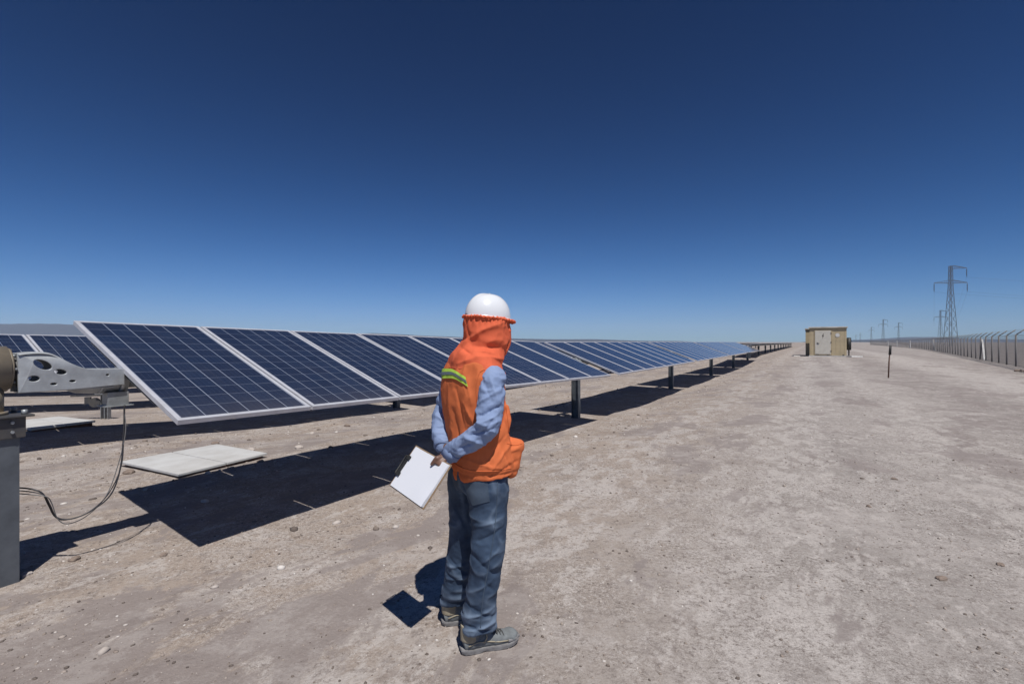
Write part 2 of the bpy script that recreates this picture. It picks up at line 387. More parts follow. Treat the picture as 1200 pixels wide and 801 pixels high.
def bearing_mesh():
    p = MB()
    a0 = [Vector((0, math.cos(a)*r, math.sin(a)*r)) for r in (0.082, 0.115) for a in [2*math.pi*i/20 for i in range(20)]]
    for sx in (-.03, .03): p.v += [tuple(v+Vector((sx, 0, 0))) for v in a0]
    for i in range(20):
        j = (i+1) % 20
        p.f += [(i, j, 20+j, 20+i), (40+i, 60+i, 60+j, 40+j), (20+i, 20+j, 60+j, 60+i), (i, 40+i, 40+j, j)]; p.smooth += [False, False, True, True]
    p.box((0, 0, -.125), (.07, .16, .03))
    return p.mesh('bearing', M['galv'])
BRG = bearing_mesh()
def rail_mesh():
    p = MB(); p.box((0, 0, -.02), (.04, 1.25, .03)); p.box((0, 0, -.035), (.075, 1.25, .004)); return p.mesh('mounting_rail', M['galv'])
RAIL = rail_mesh()
ROW_AX, ROW_AY = -2.95, 3.65
def row_point(t, s): return ROW_AX+DX*t+NX*s, ROW_AY+DY*t+NY*s
def tracker(s_off, t_off, nsec, tilt, zfun, label, group, nodrive=True):
    """a whole row: tube z(t), modules tilted about the tube, posts under the gaps"""
    x0, y0 = row_point(t_off, s_off)
    root = empty('solar_tracker', (x0, y0, HZ(x0, y0)), 0, label, 'solar tracker', group)
    rz = root.location.z
    def W(t, s, z): return Vector((DX*t+NX*s, DY*t+NY*s, z-rz))
    for k in range(nsec):
        ta = k*SECT; tb = ta+8*(MW+GAP)-GAP
        for i in range(8):
            tm = ta+MW/2+i*(MW+GAP)
            z0 = zfun(t_off+ta+0.0); z1 = zfun(t_off+tb)
            zc = z0+(z1-z0)*(tm-ta)/(tb-ta); sl = (z1-z0)/(tb-ta)
            ax = Vector((DX, DY, sl)).normalized()
            up = Vector((NX*math.cos(tilt), NY*math.cos(tilt), math.sin(tilt)))
            nrm = ax.cross(up).normalized(); up = nrm.cross(ax)
            c = W(tm, 0, zc)+nrm*0.0
            mtx = Matrix((ax, up, nrm)).transposed().to_4x4()
            # tiny real-world misalignments
            jit = Matrix.Rotation(random.gauss(0, .0016), 4, 'X') @ Matrix.Rotation(random.gauss(0, .0016), 4, 'Y')
            mtx = Matrix.Translation(c) @ mtx @ jit
            p = link('solar_panel', FRM, None, root); p.matrix_local = mtx
            g = link('panel_glass', GLS, None, p)
            r = link('mounting_rail', RAIL, None, root); r.matrix_local = mtx @ Matrix.Translation((-MW/2+(.06 if i == 0 else -GAP/2), 0, -.034))
    tb = MB(); T = []
    for k in range(nsec+1):
        T += [(k*SECT - .26 - (0.0 if k else .02)), ]
    ts = [-.06]+[k*SECT-.26 for k in range(1, nsec)]+[nsec*SECT-.15]
    off = Vector((NX*math.sin(-tilt), NY*math.sin(-tilt), math.cos(tilt)))*-0.125
    off = -0.125*Vector((-NX*math.sin(tilt), -NY*math.sin(tilt), math.cos(tilt)))
    tb.tube([W(t, 0, zfun(t_off+t))+off for t in ts], 0.068, 16)
    tb.build('torque_tube', M['galv'], root)
    for k in range(0 if nodrive else 1, nsec+1):
        t = k*SECT-.26
        if k == 0: t = -.1
        x, y = row_point(t_off+t, s_off); zt = zfun(t_off+t)
        q = link('support_post', PST, None, root); q.location = W(t, 0, zt-.24); q.rotation_euler = (0, 0, math.atan2(DY, DX))
        b = link('bearing', BRG, None, root); b.location = W(t, 0, zt)+off; b.rotation_euler = (0, 0, math.atan2(DY, DX))
    return root
TILT = R(20.7)
def zrow(t): return 1.386-0.176*min(max(t, -1), 8.34)/8.34 if t < 8.34 else 1.21
def zrow2(t): return 1.34-0.14*min(max(t, -1), 8.34)/8.34 if t < 8.34 else 1.20
def zfar(t): return 1.36-0.06*min(1, max(0, (t-48)/60))
row1 = tracker(0, 0, 5, TILT, zrow, 'nearest long tilted row of blue solar panels, directly behind the worker', 'tilted solar rows', nodrive=False)
tracker(5.45, 0, 5, TILT, zrow2, 'second row of tilted solar panels, seen at the far left behind the grey drive arm', 'tilted solar rows', nodrive=True)
tracker(10.9, 0, 5, TILT, zrow2, 'third row of tilted solar panels, mostly hidden behind the second row', 'tilted solar rows', nodrive=True)
tracker(16.35, 0, 5, TILT, zrow2, 'fourth and rearmost row of tilted solar panels, hidden behind three others', 'tilted solar rows', nodrive=True)
tracker(0, 52.7-8.6+.26, 12, R(-6), zfar, 'far dark row of flat-turned solar panels on many posts, running towards the beige shed', 'far solar rows')
tracker(5.45, 52.7-8.6+.26, 8, R(-4), zfar, 'far flat-turned solar row standing just behind the far dark row', 'far solar rows')

# drive end of the nearest row
def RW(t, s, z):            # world point relative to row1 root
    return Vector((DX*t+NX*s, DY*t+NY*s, z-row1.location.z))
rot_row = Matrix.Rotation(math.atan2(DY, DX), 3, 'Z')
dp = MB()
cx = RW(-.78, -.02, 0)
def bx(mb, t, s, z, size): mb.box(RW(t, s, z), size, rot_row)
bx(dp, -.66, 0, .43, (.012, .17, 1.04)); bx(dp, -.66, .09, .43, (.20, .014, 1.04)); bx(dp, -.66, -.09, .43, (.20, .014, 1.04))
dp.build('drive_post', M['post'], row1, bevel=.002)
hp = MB(); bx(hp, -.66, 0, 1.005, (.25, .24, .13)); bx(hp, -.66, 0, 1.078, (.32, .30, .014))
hp.build('post_head', M['dsteel'], row1, bevel=.004)  # darker than the post: the gearbox's shade is put into its colour
bt = MB()
for a in (-.12, .12):
    for b_ in (-.11, .11):
        p = RW(-.66+a, b_, 1.085); bt.tube([p, p+Vector((0, 0, .03))], .016, 6)
bt.build('bolt', M['galv'], row1)
zt = 1.37-.117
gb = MB()
def axtube(mb, t0, t1, r, z, n=32): mb.tube([RW(t0, .045, z), RW(t1, .045, z)], r, n)
axtube(gb, -1.2, -.595, .148, 1.375); axtube(gb, -.595, -.58, .135, 1.375)
gb.build('gearbox', M['tan'], row1)
gs = MB(); axtube(gs, -.58, -.52, .100, 1.36, 24)
gs.build('gearbox_flange', M['dsteel'], row1)
gn = MB(); gn.tube([RW(-.72, .03, 1.085), RW(-.72, .03, 1.26)], .115, 28); gn.tube([RW(-.72, .03, 1.085), RW(-.72, .03, 1.105)], .135, 28)
gn.build('gearbox_neck', M['tan'], row1)
# perforated swing arm between gearbox and tube
def arm_plate(sgn):
    cu = bpy.data.curves.new('arm', 'CURVE'); cu.dimensions = '2D'; cu.fill_mode = 'BOTH'; cu.extrude = 0.004; cu.bevel_depth = 0.005; cu.bevel_resolution = 3
    top = [(-.57, .115), (-.50, .125), (-.43, .122), (-.38, .10), (-.32, .055), (-.25, .018), (-.18, .005), (0.0, .002)]
    bot = [(0.0, -.105), (-.2, -.118), (-.4, -.128), (-.57, -.13)]
    outl = catmull([(a, b, 0) for a, b in top], 5).tolist()+[(a, b, 0) for a, b in bot]
    sp = cu.splines.new('POLY'); sp.points.add(len(outl)-1); sp.use_cyclic_u = True
    for i, p in enumerate(outl): sp.points[i].co = (p[0], p[1], 0, 1)
    for (hx, hy, ra, rb, an) in ((-.455, .045, .055, .033, -.5), (-.365, -.005, .038, .022, -.2), (-.50, -.045, .034, .024, 0), (-.40, -.085, .022, .013, 0), (-.30, -.07, .022, .013, 0), (-.10, -.035, .014, .012, 0)):
        sp = cu.splines.new('POLY'); sp.points.add(19); sp.use_cyclic_u = True
        for i in range(20):
            a = 2*math.pi*i/20; u, v = ra*math.cos(a), rb*math.sin(a)
            sp.points[i].co = (hx+u*math.cos(an)-v*math.sin(an), hy+u*math.sin(an)+v*math.cos(an), 0, 1)
    o = bpy.data.objects.new('tmp', cu); COL.objects.link(o)
    m_ = bpy.data.meshes.new_from_object(o.evaluated_get(bpy.context.evaluated_depsgraph_get()))
    bpy.data.objects.remove(o)
    # curve plane (x=t, y=z) -> world
    out = []
    for v in m_.vertices:
        t, z, e = v.co
        out.append(RW(t*.98, sgn*(.080-.040*max(0, min(1, (z-.02)/.11))**2)+.0+e*0.9, 1.345+z-.02*t))
    for v, c in zip(m_.vertices, out): v.co = c
    m_.materials.clear(); m_.materials.append(M['cast'])
    for p in m_.polygons: p.use_smooth = False
    return m_
link('swing_arm', arm_plate(-1), None, row1); link('swing_arm', arm_plate(1), None, row1)
wb = MB(); tops = catmull([(-.57, .112), (-.50, .122), (-.43, .119), (-.38, .097), (-.32, .052), (-.25, .015), (-.18, .002), (0.0, -.001)], 5)
vv = []; ff = []
for i, (t, z) in enumerate(tops):
    vv += [RW(t*.98, -.072, 1.345+z-.02*t), RW(t*.98, .072, 1.345+z-.02*t), RW(t*.98, .072, 1.339+z-.02*t), RW(t*.98, -.072, 1.339+z-.02*t)]
for i in range(len(tops)-1):
    a = i*4; ff += [(a, a+4, a+5, a+1), (a+1, a+5, a+6, a+2), (a+2, a+6, a+7, a+3), (a+3, a+7, a+4, a)]
wb.add(vv, ff, True); bx(wb, -.30, 0, 1.222, (.5, .145, .006))
wb.build('arm_web', M['cast'], row1)
cl_ = MB(); cl_.tube([RW(-.30, .03, 1.275), RW(-.24, .035, 1.27), RW(-.16, .04, 1.265), RW(.05, .045, 1.262)], [.060, .084, .090, .090], 28); cl_.tube([RW(.0, .045, 1.262), RW(.022, .045, 1.262)], .100, 28); cl_.tube([RW(-.12, .045, 1.262), RW(-.10, .045, 1.262)], .096, 28)
cl_.build('tube_collar', M['cast'], row1)
# small sensor box under the collar
sb = MB(); bx(sb, -.02, .0, 1.13, (.13, .10, .10)); bx(sb, -.02, 0, 1.078, (.18, .15, .008)); bx(sb, -.05, .06, 1.16, (.03, .02, .1))
sb.build('sensor_box', M['galv'], row1, bevel=.004)
# cables from the sensor box to the drive post
crnd = random.Random(4)
for (r, k, mt) in ((.0050, 0, 'cable'), (.0035, 1, 'cable'), (.0030, 2, 'gcable')):
    j_ = lambda q: crnd.uniform(-q, q)
    pts = [(146-k*.8, 474, 3.62), (146+j_(2), 505, 3.62), (144-k*2+j_(3), 545, 3.60), (131-k*3+j_(2), 580+j_(3), 3.55), (108-k*3, 600+k*1.2+j_(3), 3.48), (84-k*2, 608+k*1.6+j_(3), 3.4), (66+k*.9, 604+k+j_(2), 3.35), (57+k*1.6, 590+j_(2), 3.3), (50+k*2, 577+k*2+j_(2), 3.26), (38, 573+k*3.2, 3.24), (20, 571+k*3.5, 3.24), (5, 571+k*3.5, 3.24)]
    P3 = [((a-600)/FPX*c, c, CAMH-(b_-400.5)/FPX*c) for a, b_, c in pts]
    cb = MB(); cb.tube([Vector(p)-row1.location for p in catmull(P3, 8)], r, 8); cb.build('hanging_cable', M[mt], row1)
# rating plate and bolts on the drive
rp = MB()
for q in (-.06, .06):
    for z_ in (.98, 1.04): p_ = RW(-.66+q, -.122, z_); rp.tube([p_, p_-Vector((NX, NY, 0))*.012], .010, 6)
for i in range(8):
    a_ = 2*math.pi*i/8; p_ = RW(-.58, .045+.12*math.cos(a_), 1.375+.12*math.sin(a_)); rp.tube([p_, p_+Vector((DX, DY, 0))*.014], .009, 6)
rp.build('bolt', M['galv'], row1)

# ------------------------------------------------------------------ ground slabs, pedestal
def ground_at(px, py, z=0.0):
    y = (CAMH-z)*FPX/(py-400.5); return (px-600)/FPX*y, y
def slab(pts, zt, th, seam, label, name='concrete_slab'):
    """pts: four ground corners in order, split along the long side into two plates"""
    c = sum((Vector((p[0], p[1], 0)) for p in pts), Vector())/4
    root = empty(name, (c.x, c.y, HZ(c.x, c.y)), 0, label, 'slab', None)
    P = [Vector((p[0]-c.x, p[1]-c.y, 0)) for p in pts]
    for a, b_ in ((0, seam-.006), (seam+.006, 1)):
        q = [P[0].lerp(P[1], a), P[0].lerp(P[1], b_), P[3].lerp(P[2], b_), P[3].lerp(P[2], a)]
        m_ = MB(); v = [p+Vector((0, 0, zt)) for p in q]+[p+Vector((0, 0, zt-th)) for p in q]
        m_.add(v, [(0, 1, 2, 3), (7, 6, 5, 4), (0, 4, 5, 1), (1, 5, 6, 2), (2, 6, 7, 3), (3, 7, 4, 0)]); m_.build('plate', M['slab'], root, bevel=.006)
    f_ = MB(); v = [p*.93+Vector((0, 0, zt-th-.002)) for p in P]+[p*.93+Vector((0, 0, -.10)) for p in P]
    f_.add(v, [(0, 1, 2, 3), (7, 6, 5, 4), (0, 4, 5, 1), (1, 5, 6, 2), (2, 6, 7, 3), (3, 7, 4, 0)]); f_.build('plinth', M['rust'], root)  # dark red tone paints in the shadow beneath the plates
    return root
near_, right_, top_, left_ = ground_at(209, 556, .065), ground_at(313, 531, .065), ground_at(254, 520.5, .065), ground_at(140, 541, .065)
slab([near_, right_, top_, left_], .065, .030, .5, 'pale concrete slab in two halves lying in front of the nearest solar row')
slab([ground_at(36, 503, .07), ground_at(112, 493, .07), ground_at(70, 488, .07), ground_at(10, 494, .07)], .07, .035, .52, 'pale concrete slab beside the steel post at left, behind the drive post', )
px, py = ground_at(124, 487)
ped = empty('equipment_stand', (px, py, HZ(px, py)), .3, 'low galvanised stand with small hanging boxes, under the second solar row at left', 'equipment stand')
a = MB(); a.box((0, 0, .38), (.012, .12, .9)); a.box((.06, 0, .38), (.012, .14, .9)); a.box((-.06, 0, .38), (.012, .14, .9)); a.build('stand_post', M['galv'], ped)
a = MB(); a.box((-.28, -.02, .50), (.62, .05, .03)); a.box((-.30, -.02, .40), (.1, .06, .14)); a.build('stand_bracket', M['dsteel'], ped)
a = MB(); a.box((.0, -.1, .62), (.26, .12, .20)); a.build('junction_box', M['galv'], ped, bevel=.01)
a = MB(); a.tube([(-.16, -.05, .36), (-.16, -.09, .36)], .10, 14); a.build('hand_wheel', M['dsteel'], ped)

# ------------------------------------------------------------------ shed
SX, SY = 26.62, 41.0
sz = HZ(SX, SY)
# yaw so that the door side faces the camera side squarely
shed = empty('equipment_shed', (SX, SY, sz), R(-32.2), 'small beige equipment shed with a pale door, alone beside the service track', 'shed')
W_, D_, H_ = 2.62, 2.2, 2.38
a = MB()
a.box((0, D_/2, H_/2-.05), (W_, D_, H_+.1))
for i in range(9): a.box((-W_/2+.12+i*(W_-.24)/8, -.006, H_/2), (.03, .012, H_-.1))
a.build('wall', M['shed'], shed)
a = MB(); a.box((0, D_/2, .03), (W_+.12, D_+.12, .10)); a.build('plinth', M['slab'], shed)
a = MB()
for z_ in (.45, 1.19, 1.95): a.box((.225, -.055, z_), (.05, .03, .12))
a.build('hinge', M['dsteel'], shed)
a = MB(); a.box((0, D_/2, H_+.075), (W_+.16, D_+.2, .10)); rf = a.build('roof', M['roof'], shed, bevel=.01)
a = MB(); a.box((0, D_/2, H_+.008), (W_+.04, D_+.06, .03)); a.build('roof_trim', M['dsteel'], shed)
a = MB(); a.box((-.35, -.03, 1.19), (1.12, .04, 1.98)); dr = a.build('door', M['door'], shed, bevel=.006)
a = MB(); a.box((-.35, -.02, 1.19), (1.24, .02, 2.10)); a.build('door_frame', M['shed'], shed)
a = MB(); a.bar((-.72, -.075, 1.12), (-.60, -.075, 1.12), .03); a.box((-.76, -.055, 1.12), (.05, .02, .14)); a.build('handle', M['black'], dr)
a = MB(); # dark lightning mark on the door
a.add([(-.33, -.0525, 1.92), (-.42, -.0525, 1.70), (-.36, -.0525, 1.70), (-.40, -.0525, 1.50), (-.27, -.0525, 1.76), (-.33, -.0525, 1.76), (-.28, -.0525, 1.92)], [(0, 1, 2, 5, 6), (2, 3, 4, 5)]); a.build('warning_mark', M['black'], dr)
a = MB(); a.tube([(.68, -.012, 1.80), (.68, -.022, 1.80)], .16, 20); a.build('round_plate', M['white'], shed)
a = MB(); a.box((1.08, -.02, .12), (.12, .03, .10)); a.box((-.75, -.02, .17), (.2, .02, .06)); a.box((.0, -.02, .12), (.1, .02, .05)); a.build('vent', M['dsteel'], shed)
# rear annex
ca, sa = math.cos(R(-32.2)), math.sin(R(-32.2))
def SL(u, v): return SX+u*ca-v*sa, SY+u*sa+v*ca
ax_, ay_ = SL(-.66, 2.75)
an = empty('equipment_shed', (ax_, ay_, HZ(ax_, ay_)), R(-32.2), 'second beige shed standing close behind the first, seen past its left side', 'shed')
a = MB(); a.box((0, 1.0, 1.15), (2.0, 2.0, 2.40)); a.build('wall', M['shed'], an)
a = MB(); a.box((0, 1.0, 2.41), (2.12, 2.15, .10)); a.build('roof', M['roof'], an)
a = MB(); a.box((.0, -.02, 2.26), (2.04, .03, .10)); a.build('roof_trim', M['dsteel'], an)
# black drum and slab by the shed, box on the left
dx_, dy_ = SL(1.5, .9)
drm = empty('steel_drum', (dx_, dy_, HZ(dx_, dy_)), 0, 'black upright cylinder fixed beside the right wall of the beige shed', 'drum')
a = MB(); a.tube([(0, 0, .55), (0, 0, 1.55)], .17, 18); a.tube([(0, 0, 1.55), (0, 0, 1.6)], [.17, .12], 18); a.build('drum_shell', M['black'], drm)
a = MB(); a.box((0, 0, .22), (.08, .08, .70)); a.build('drum_foot', M['dsteel'], drm)
for (xx, yy, sz_, lb) in ((*SL(1.85, -.1), (.9, .6, .12), 'low white concrete block on the ground at the right foot of the beige shed'), (*SL(-2.35, .5), (.55, .4, .08), 'small white concrete block on the ground left of the beige shed')):
    a = MB(); a.box((0, 0, sz_[2]/2-.02), sz_); o = a.build('concrete_block', M['white'], None, bevel=.01); o.location = (xx, yy, HZ(xx, yy)); tag(o, lb, 'concrete block')

# marker stake
sx_, sy_ = ground_at(1041, 442.5)
st = empty('marker_stake', (sx_, sy_, HZ(sx_, sy_)), 0, 'rusty brown marker stake with a black tip, leaning slightly in the open track', 'stake')
a = MB(); a.tube([(0, 0, -.1), (.03, 0, .7), (.09, 0, 1.36)], [.028, .026, .022], 8); a.build('rod', M['rust'], st)
a = MB(); a.tube([(.068, 0, 1.0), (.094, 0, 1.40)], [.052, .040], 8); a.build('tip', M['black'], st)

# ------------------------------------------------------------------ fence
def chain_material():
    m = bpy.data.materials.new('chain_link'); m.use_nodes = True; N = m.node_tree.nodes; L = m.node_tree.links
    b = N['Principled BSDF']; b.inputs['Base Color'].default_value = (0.22, 0.22, 0.22, 1); b.inputs['Metallic'].default_value = .5; b.inputs['Roughness'].default_value = .5
    uv = N.new('ShaderNodeUVMap'); sp = N.new('ShaderNodeSeparateXYZ'); L.new(uv.outputs[0], sp.inputs[0])
    def m2(op, a, c=None):
        n = N.new('ShaderNodeMath'); n.operation = op
        for i, v in enumerate((a, c)):
            if v is None: continue
            if isinstance(v, (int, float)): n.inputs[i].default_value = v
            else: L.new(v, n.inputs[i])
        return n.outputs[0]
    u = m2('ADD', sp.outputs[0], sp.outputs[1]); v = m2('SUBTRACT', sp.outputs[0], sp.outputs[1])
    def line(s): return m2('GREATER_THAN', m2('ABSOLUTE', m2('SUBTRACT', m2('FRACT', m2('MULTIPLY', s, 11.0)), .5)), .415)
    w = m2('MAXIMUM', line(u), line(v))
    tr = N.new('ShaderNodeBsdfTransparent'); mx = N.new('ShaderNodeMixShader')
    L.new(w, mx.inputs[0]); L.new(tr.outputs[0], mx.inputs[1]); L.new(b.outputs[0], mx.inputs[2]); L.new(mx.outputs[0], N['Material Output'].inputs['Surface'])
    return m
M['chain'] = chain_material()
path = [(22.0, 18.2), (31.8, 30.7), (56, 61.6), (80, 93), (104, 127), (150, 195), (240, 333)]
fx, fy = 31.8, 30.7
fence = empty('perimeter_fence', (fx, fy, HZ(fx, fy)), 0, 'long chain-link perimeter fence with outward-bent barbed arms along the right side', 'fence')
FZ = fence.location.z
cum = [0]
for i in range(1, len(path)): cum.append(cum[-1]+math.dist(path[i], path[i-1]))
def fpt(d):
    return float(np.interp(d, cum, [p[0] for p in path])), float(np.interp(d, cum, [p[1] for p in path]))
d0 = cum[1]; sp_ = 3.15
ds = [d0+sp_*k for k in range(-4, 94) if d0+sp_*k < cum[-1]]
fp = MB(); fp.tube([(0, 0, -.2), (0, 0, 2.0)], .046, 8); fp.tube([(0, 0, 1.98), (.34, -.27, 2.36)], .036, 6)
M['fence'] = mat('fence_steel', (.24, .225, .21), .7, .2)
FPM = fp.mesh('fence_post', M['fence'])
cv = []; cf = []; cuv = []; wires = [MB() for _ in range(3)]; tops = []
for d in ds:
    x, y = fpt(d); z = HZ(x, y)
    o = link('fence_post', FPM, None, fence); o.location = (x-fx, y-fy, z-FZ)
    cv += [(x-fx, y-fy, z-FZ+.03), (x-fx, y-fy, z-FZ+1.97)]; cuv.append(d); tops.append(Vector((x-fx, y-fy, z-FZ)))
cm = bpy.data.meshes.new('chain_link')
cm.from_pydata(cv, [], [(2*i, 2*i+2, 2*i+3, 2*i+1) for i in range(len(ds)-1)])
ul = cm.uv_layers.new(name='UVMap')
for i in range(len(ds)-1):
    for j, (a_, b_) in enumerate(((0, 0), (1, 0), (1, 1.94), (0, 1.94))): ul.data[i*4+j].uv = (cuv[i+a_], b_)
cm.materials.append(M['chain']); link('chain_link', cm, None, fence)
for k, (ox, oy, oz) in enumerate(((.08, -.06, 2.09), (.19, -.15, 2.21), (.29, -.23, 2.33), (0, 0, 1.97), (0, 0, .06))):
    a = MB()
    for i in range(len(tops)-1): a.bar(tops[i]+Vector((ox, oy, oz)), tops[i+1]+Vector((ox, oy, oz)), .012 if k < 3 else .02)
    a.build('barbed_wire' if k < 3 else 'tension_wire', M['pylon'], fence)
# white brace posts of the fence
def fd_at_px(px_):
    best = min(np.linspace(0, cum[-1], 4000), key=lambda d: abs(fpt(d)[0]/fpt(d)[1]*FPX+600-px_)); return best
fdir = Vector((.617, .787, 0))
for px_, hgt, lean in ((1094, 2.0, .3), (1067, 1.95, .0), (1051.5, 1.95, .0), (1041, 2.0, 0)):
    x, y = fpt(fd_at_px(px_)); z = HZ(x, y)
    a = MB(); a.bar((x-fx-.3+lean*1.0, y-fy-.25, z-FZ-.1), (x-fx-.3, y-fy-.25, z-FZ+hgt), .17); a.build('brace_post', M['white'], fence)
x, y = fpt(fd_at_px(1151)); z = HZ(x, y)
for sg, mt in ((-1, M['white']), (1, M['pylon'])):
    a = MB(); a.bar((x-fx+fdir.x*1.4*sg, y-fy+fdir.y*1.4*sg, z-FZ-.05), (x-fx, y-fy, z-FZ+1.75), .11); a.build('brace', mt, fence)

# ------------------------------------------------------------------ pylons and lines
def pylon_parts():
    m_ = MB(); b = .05
    hs = [0, 4.5, 8.5, 12, 15, 17.6, 20, 22, 23.6, 25.4, 27.2, 29.0, 30.0]
    def hw(h): return 1.55-(1.55-.52)*min(h/22., 1)-(.12 if h > 22 else 0)*((h-22)/8)
    cs = [(-1, -1), (1, -1), (1, 1), (-1, 1)]
    for i in range(len(hs)-1):
        h0, h1 = hs[i], hs[i+1]; a0, a1 = hw(h0), hw(h1)
        for k in range(4):
            c, n = cs[k], cs[(k+1) % 4]
            m_.bar((c[0]*a0, c[1]*a0, h0), (c[0]*a1, c[1]*a1, h1), .13)
            m_.bar((c[0]*a0, c[1]*a0, h0), (n[0]*a1, n[1]*a1, h1), .05); m_.bar((n[0]*a0, n[1]*a0, h0), (c[0]*a1, c[1]*a1, h1), .05)
            m_.bar((c[0]*a1, c[1]*a1, h1), (n[0]*a1, n[1]*a1, h1), .05)
    arms = MB(); ins = []
    for sx, z, L in ((-1, 23.6, 5.6), (1, 23.6, 5.6), (1, 29.0, 5.4)):
        for sy in (-.55, .55):
            arms.bar((sx*.5, sy, z), (sx*L, 0, z+.1), .12); arms.bar((sx*.5, sy, z+1.1), (sx*L, 0, z+.2), .12)
            for q in (.25, .5, .75): arms.bar((sx*(.5+(L-.5)*q), sy*(1-q), z), (sx*(.5+(L-.5)*q), sy*(1-q), z+1.1*(1-q)+.1), .07)
        ins.append((sx*L, 0, z))
    return m_.mesh('lattice', M['pylon']), arms.mesh('crossarms', M['pylon']), ins
PL, PA, INS = pylon_parts()
im = MB()
im.tube([(0, 0, 0), (0, 0, -3.2)], .05, 6)
for k in range(12): im.tube([(0, 0, -.4-k*.2), (0, 0, -.5-k*.2)], .16, 8)
IM = im.mesh('insulator', M['dsteel'])
plist = [(1114, 94.5, 'tallest steel lattice pylon with crossarms, standing beyond the fence at right', 0), (1102, 39.5, 'grey lattice pylon partly behind the tallest one, just to its left', .1),
         (1053, 24, 'small distant pylon between the tallest ones and the middle pylon', .1), (1035, 28, 'distant lattice pylon, second largest of the group near the shed', .1),
         (1021, 18.5, 'small distant pylon standing left of the middle distant one', .1), (1003, 9, 'tiny far pylon nearest the shed on the horizon', .1), (1008, 11, 'tiny far pylon, second from the shed on the horizon', .1)]
pyl = []
for px_, hp_, lb, rz in plist:
    yy = 30*FPX/hp_; xx = (px_-600)/FPX*yy
    e = empty('lattice_pylon', (xx, yy, HZ(xx, yy)-.2), rz-.12, lb, 'pylon', 'pylons beyond the fence'); pyl.append(e)
    link('lattice_mast', PL, None, e); link('crossarm', PA, None, e)
    for p in INS: link('insulator', IM, None, e).location = p
def wire(a_, b_, sag, r):
    pts = []
    for i in range(25):
        u = i/24; p = Vector(a_).lerp(Vector(b_), u); p.z -= sag*4*u*(1-u); pts.append(p)
    return pts
bpy.context.view_layer.update()
pA, pB = pyl[0], pyl[1]
for p in INS:
    a_ = pA.matrix_world @ Vector((p[0], p[1], p[2]-3.2)); b_ = pB.matrix_world @ Vector((p[0], p[1], p[2]-3.2))
    root = MB(); root.tube(wire(a_, (a_[0]+230, a_[1]-40, a_[2]+1), 7, 0), .015, 5); root.tube(wire(a_, b_, 8, 0), .015, 5)
    nm = {0: 'lower left overhead wire strung from the tallest pylon', 1: 'lower right overhead wire strung from the tallest pylon', 2: 'upper overhead wire strung from the top arm of the tallest pylon'}[INS.index(p)]
    o = root.build('overhead_wire', M['pylon']); tag(o, nm, 'wire', 'wires on the tallest pylon')

#PERSON_START
# ------------------------------------------------------------------ the worker
M['skin'] = mat('skin', (.155, .078, .052), .5, noise=(30, .35, .7), col2=(.12, .06, .042), bump=(180, .15, .001))
M['helmet'] = mat('helmet_shell', (.70, .715, .74), .22, coat=.3)
def cloth(name, c1, c2, scale=9, weave=700, rough=.85, sheen=.0, c3=None):
    m = mat(name, c1, rough, noise=(scale, .35, .68), col2=c2, bump=(weave, .25, .0008), spec=.25)
    m.node_tree.nodes['Principled BSDF'].inputs['Sheen Weight'].default_value = sheen
    return m
M['hood'] = cloth('hood_cloth', (.68, .135, .060), (.60, .112, .050))
M['vest'] = cloth('vest_cloth', (.64, .162, .056), (.55, .134, .046))
M['shirt'] = cloth('shirt_cloth', (.235, .305, .47), (.195, .26, .42))
M['jeans'] = cloth('denim', (.022, .037, .068), (.055, .088, .145), scale=6, weave=420)
def add_wear_and_shading(m, colr, lo, hi, amt):
    N = m.node_tree.nodes; L = m.node_tree.links; b = N['Principled BSDF']; src = b.inputs['Base Color'].links[0].from_socket
    at = N.new('ShaderNodeAttribute'); at.attribute_name = 'ridge'; r = N.new('ShaderNodeMapRange'); r.inputs['From Min'].default_value = lo; r.inputs['From Max'].default_value = hi; r.inputs['To Max'].default_value = amt
    x = N.new('ShaderNodeMix'); x.data_type = 'RGBA'; x.inputs['B'].default_value = (*colr, 1)
    L.new(at.outputs['Fac'], r.inputs['Value']); L.new(r.outputs[0], x.inputs['Factor']); L.new(src, x.inputs['A']); L.new(x.outputs['Result'], b.inputs['Base Color'])
M['jeans'].node_tree.nodes['Principled BSDF'].inputs['Roughness'].default_value = .8
add_wear_and_shading(M['jeans'], (.21, .275, .37), .002, .013, .70)          # abraded, faded denim on the creases, with the folds' highlights painted in
M['jeans_pale'] = cloth('worn_denim', (.085, .115, .16), (.05, .072, .108), scale=9, weave=420)
M['lime'] = cloth('lime_tape', (.42, .62, .08), (.36, .55, .07))
M['tape'] = mat('reflective_tape', (.16, .18, .17), .35, .3)
M['boot'] = cloth('boot_nubuck', (.19, .205, .21), (.13, .14, .145), 25, 300)
M['boot_tan'] = cloth('boot_collar', (.36, .32, .24), (.28, .24, .17), 25, 300)
M['sole'] = mat('rubber_sole', (.24, .235, .235), .75, noise=(30, .35, .7), col2=(.14, .135, .135))
M['lace'] = mat('lace', (.05, .05, .05), .8)
M['board'] = mat('hardboard', (.24, .165, .10), .6)
M['paper'] = mat('paper', (.66, .675, .72), .7)

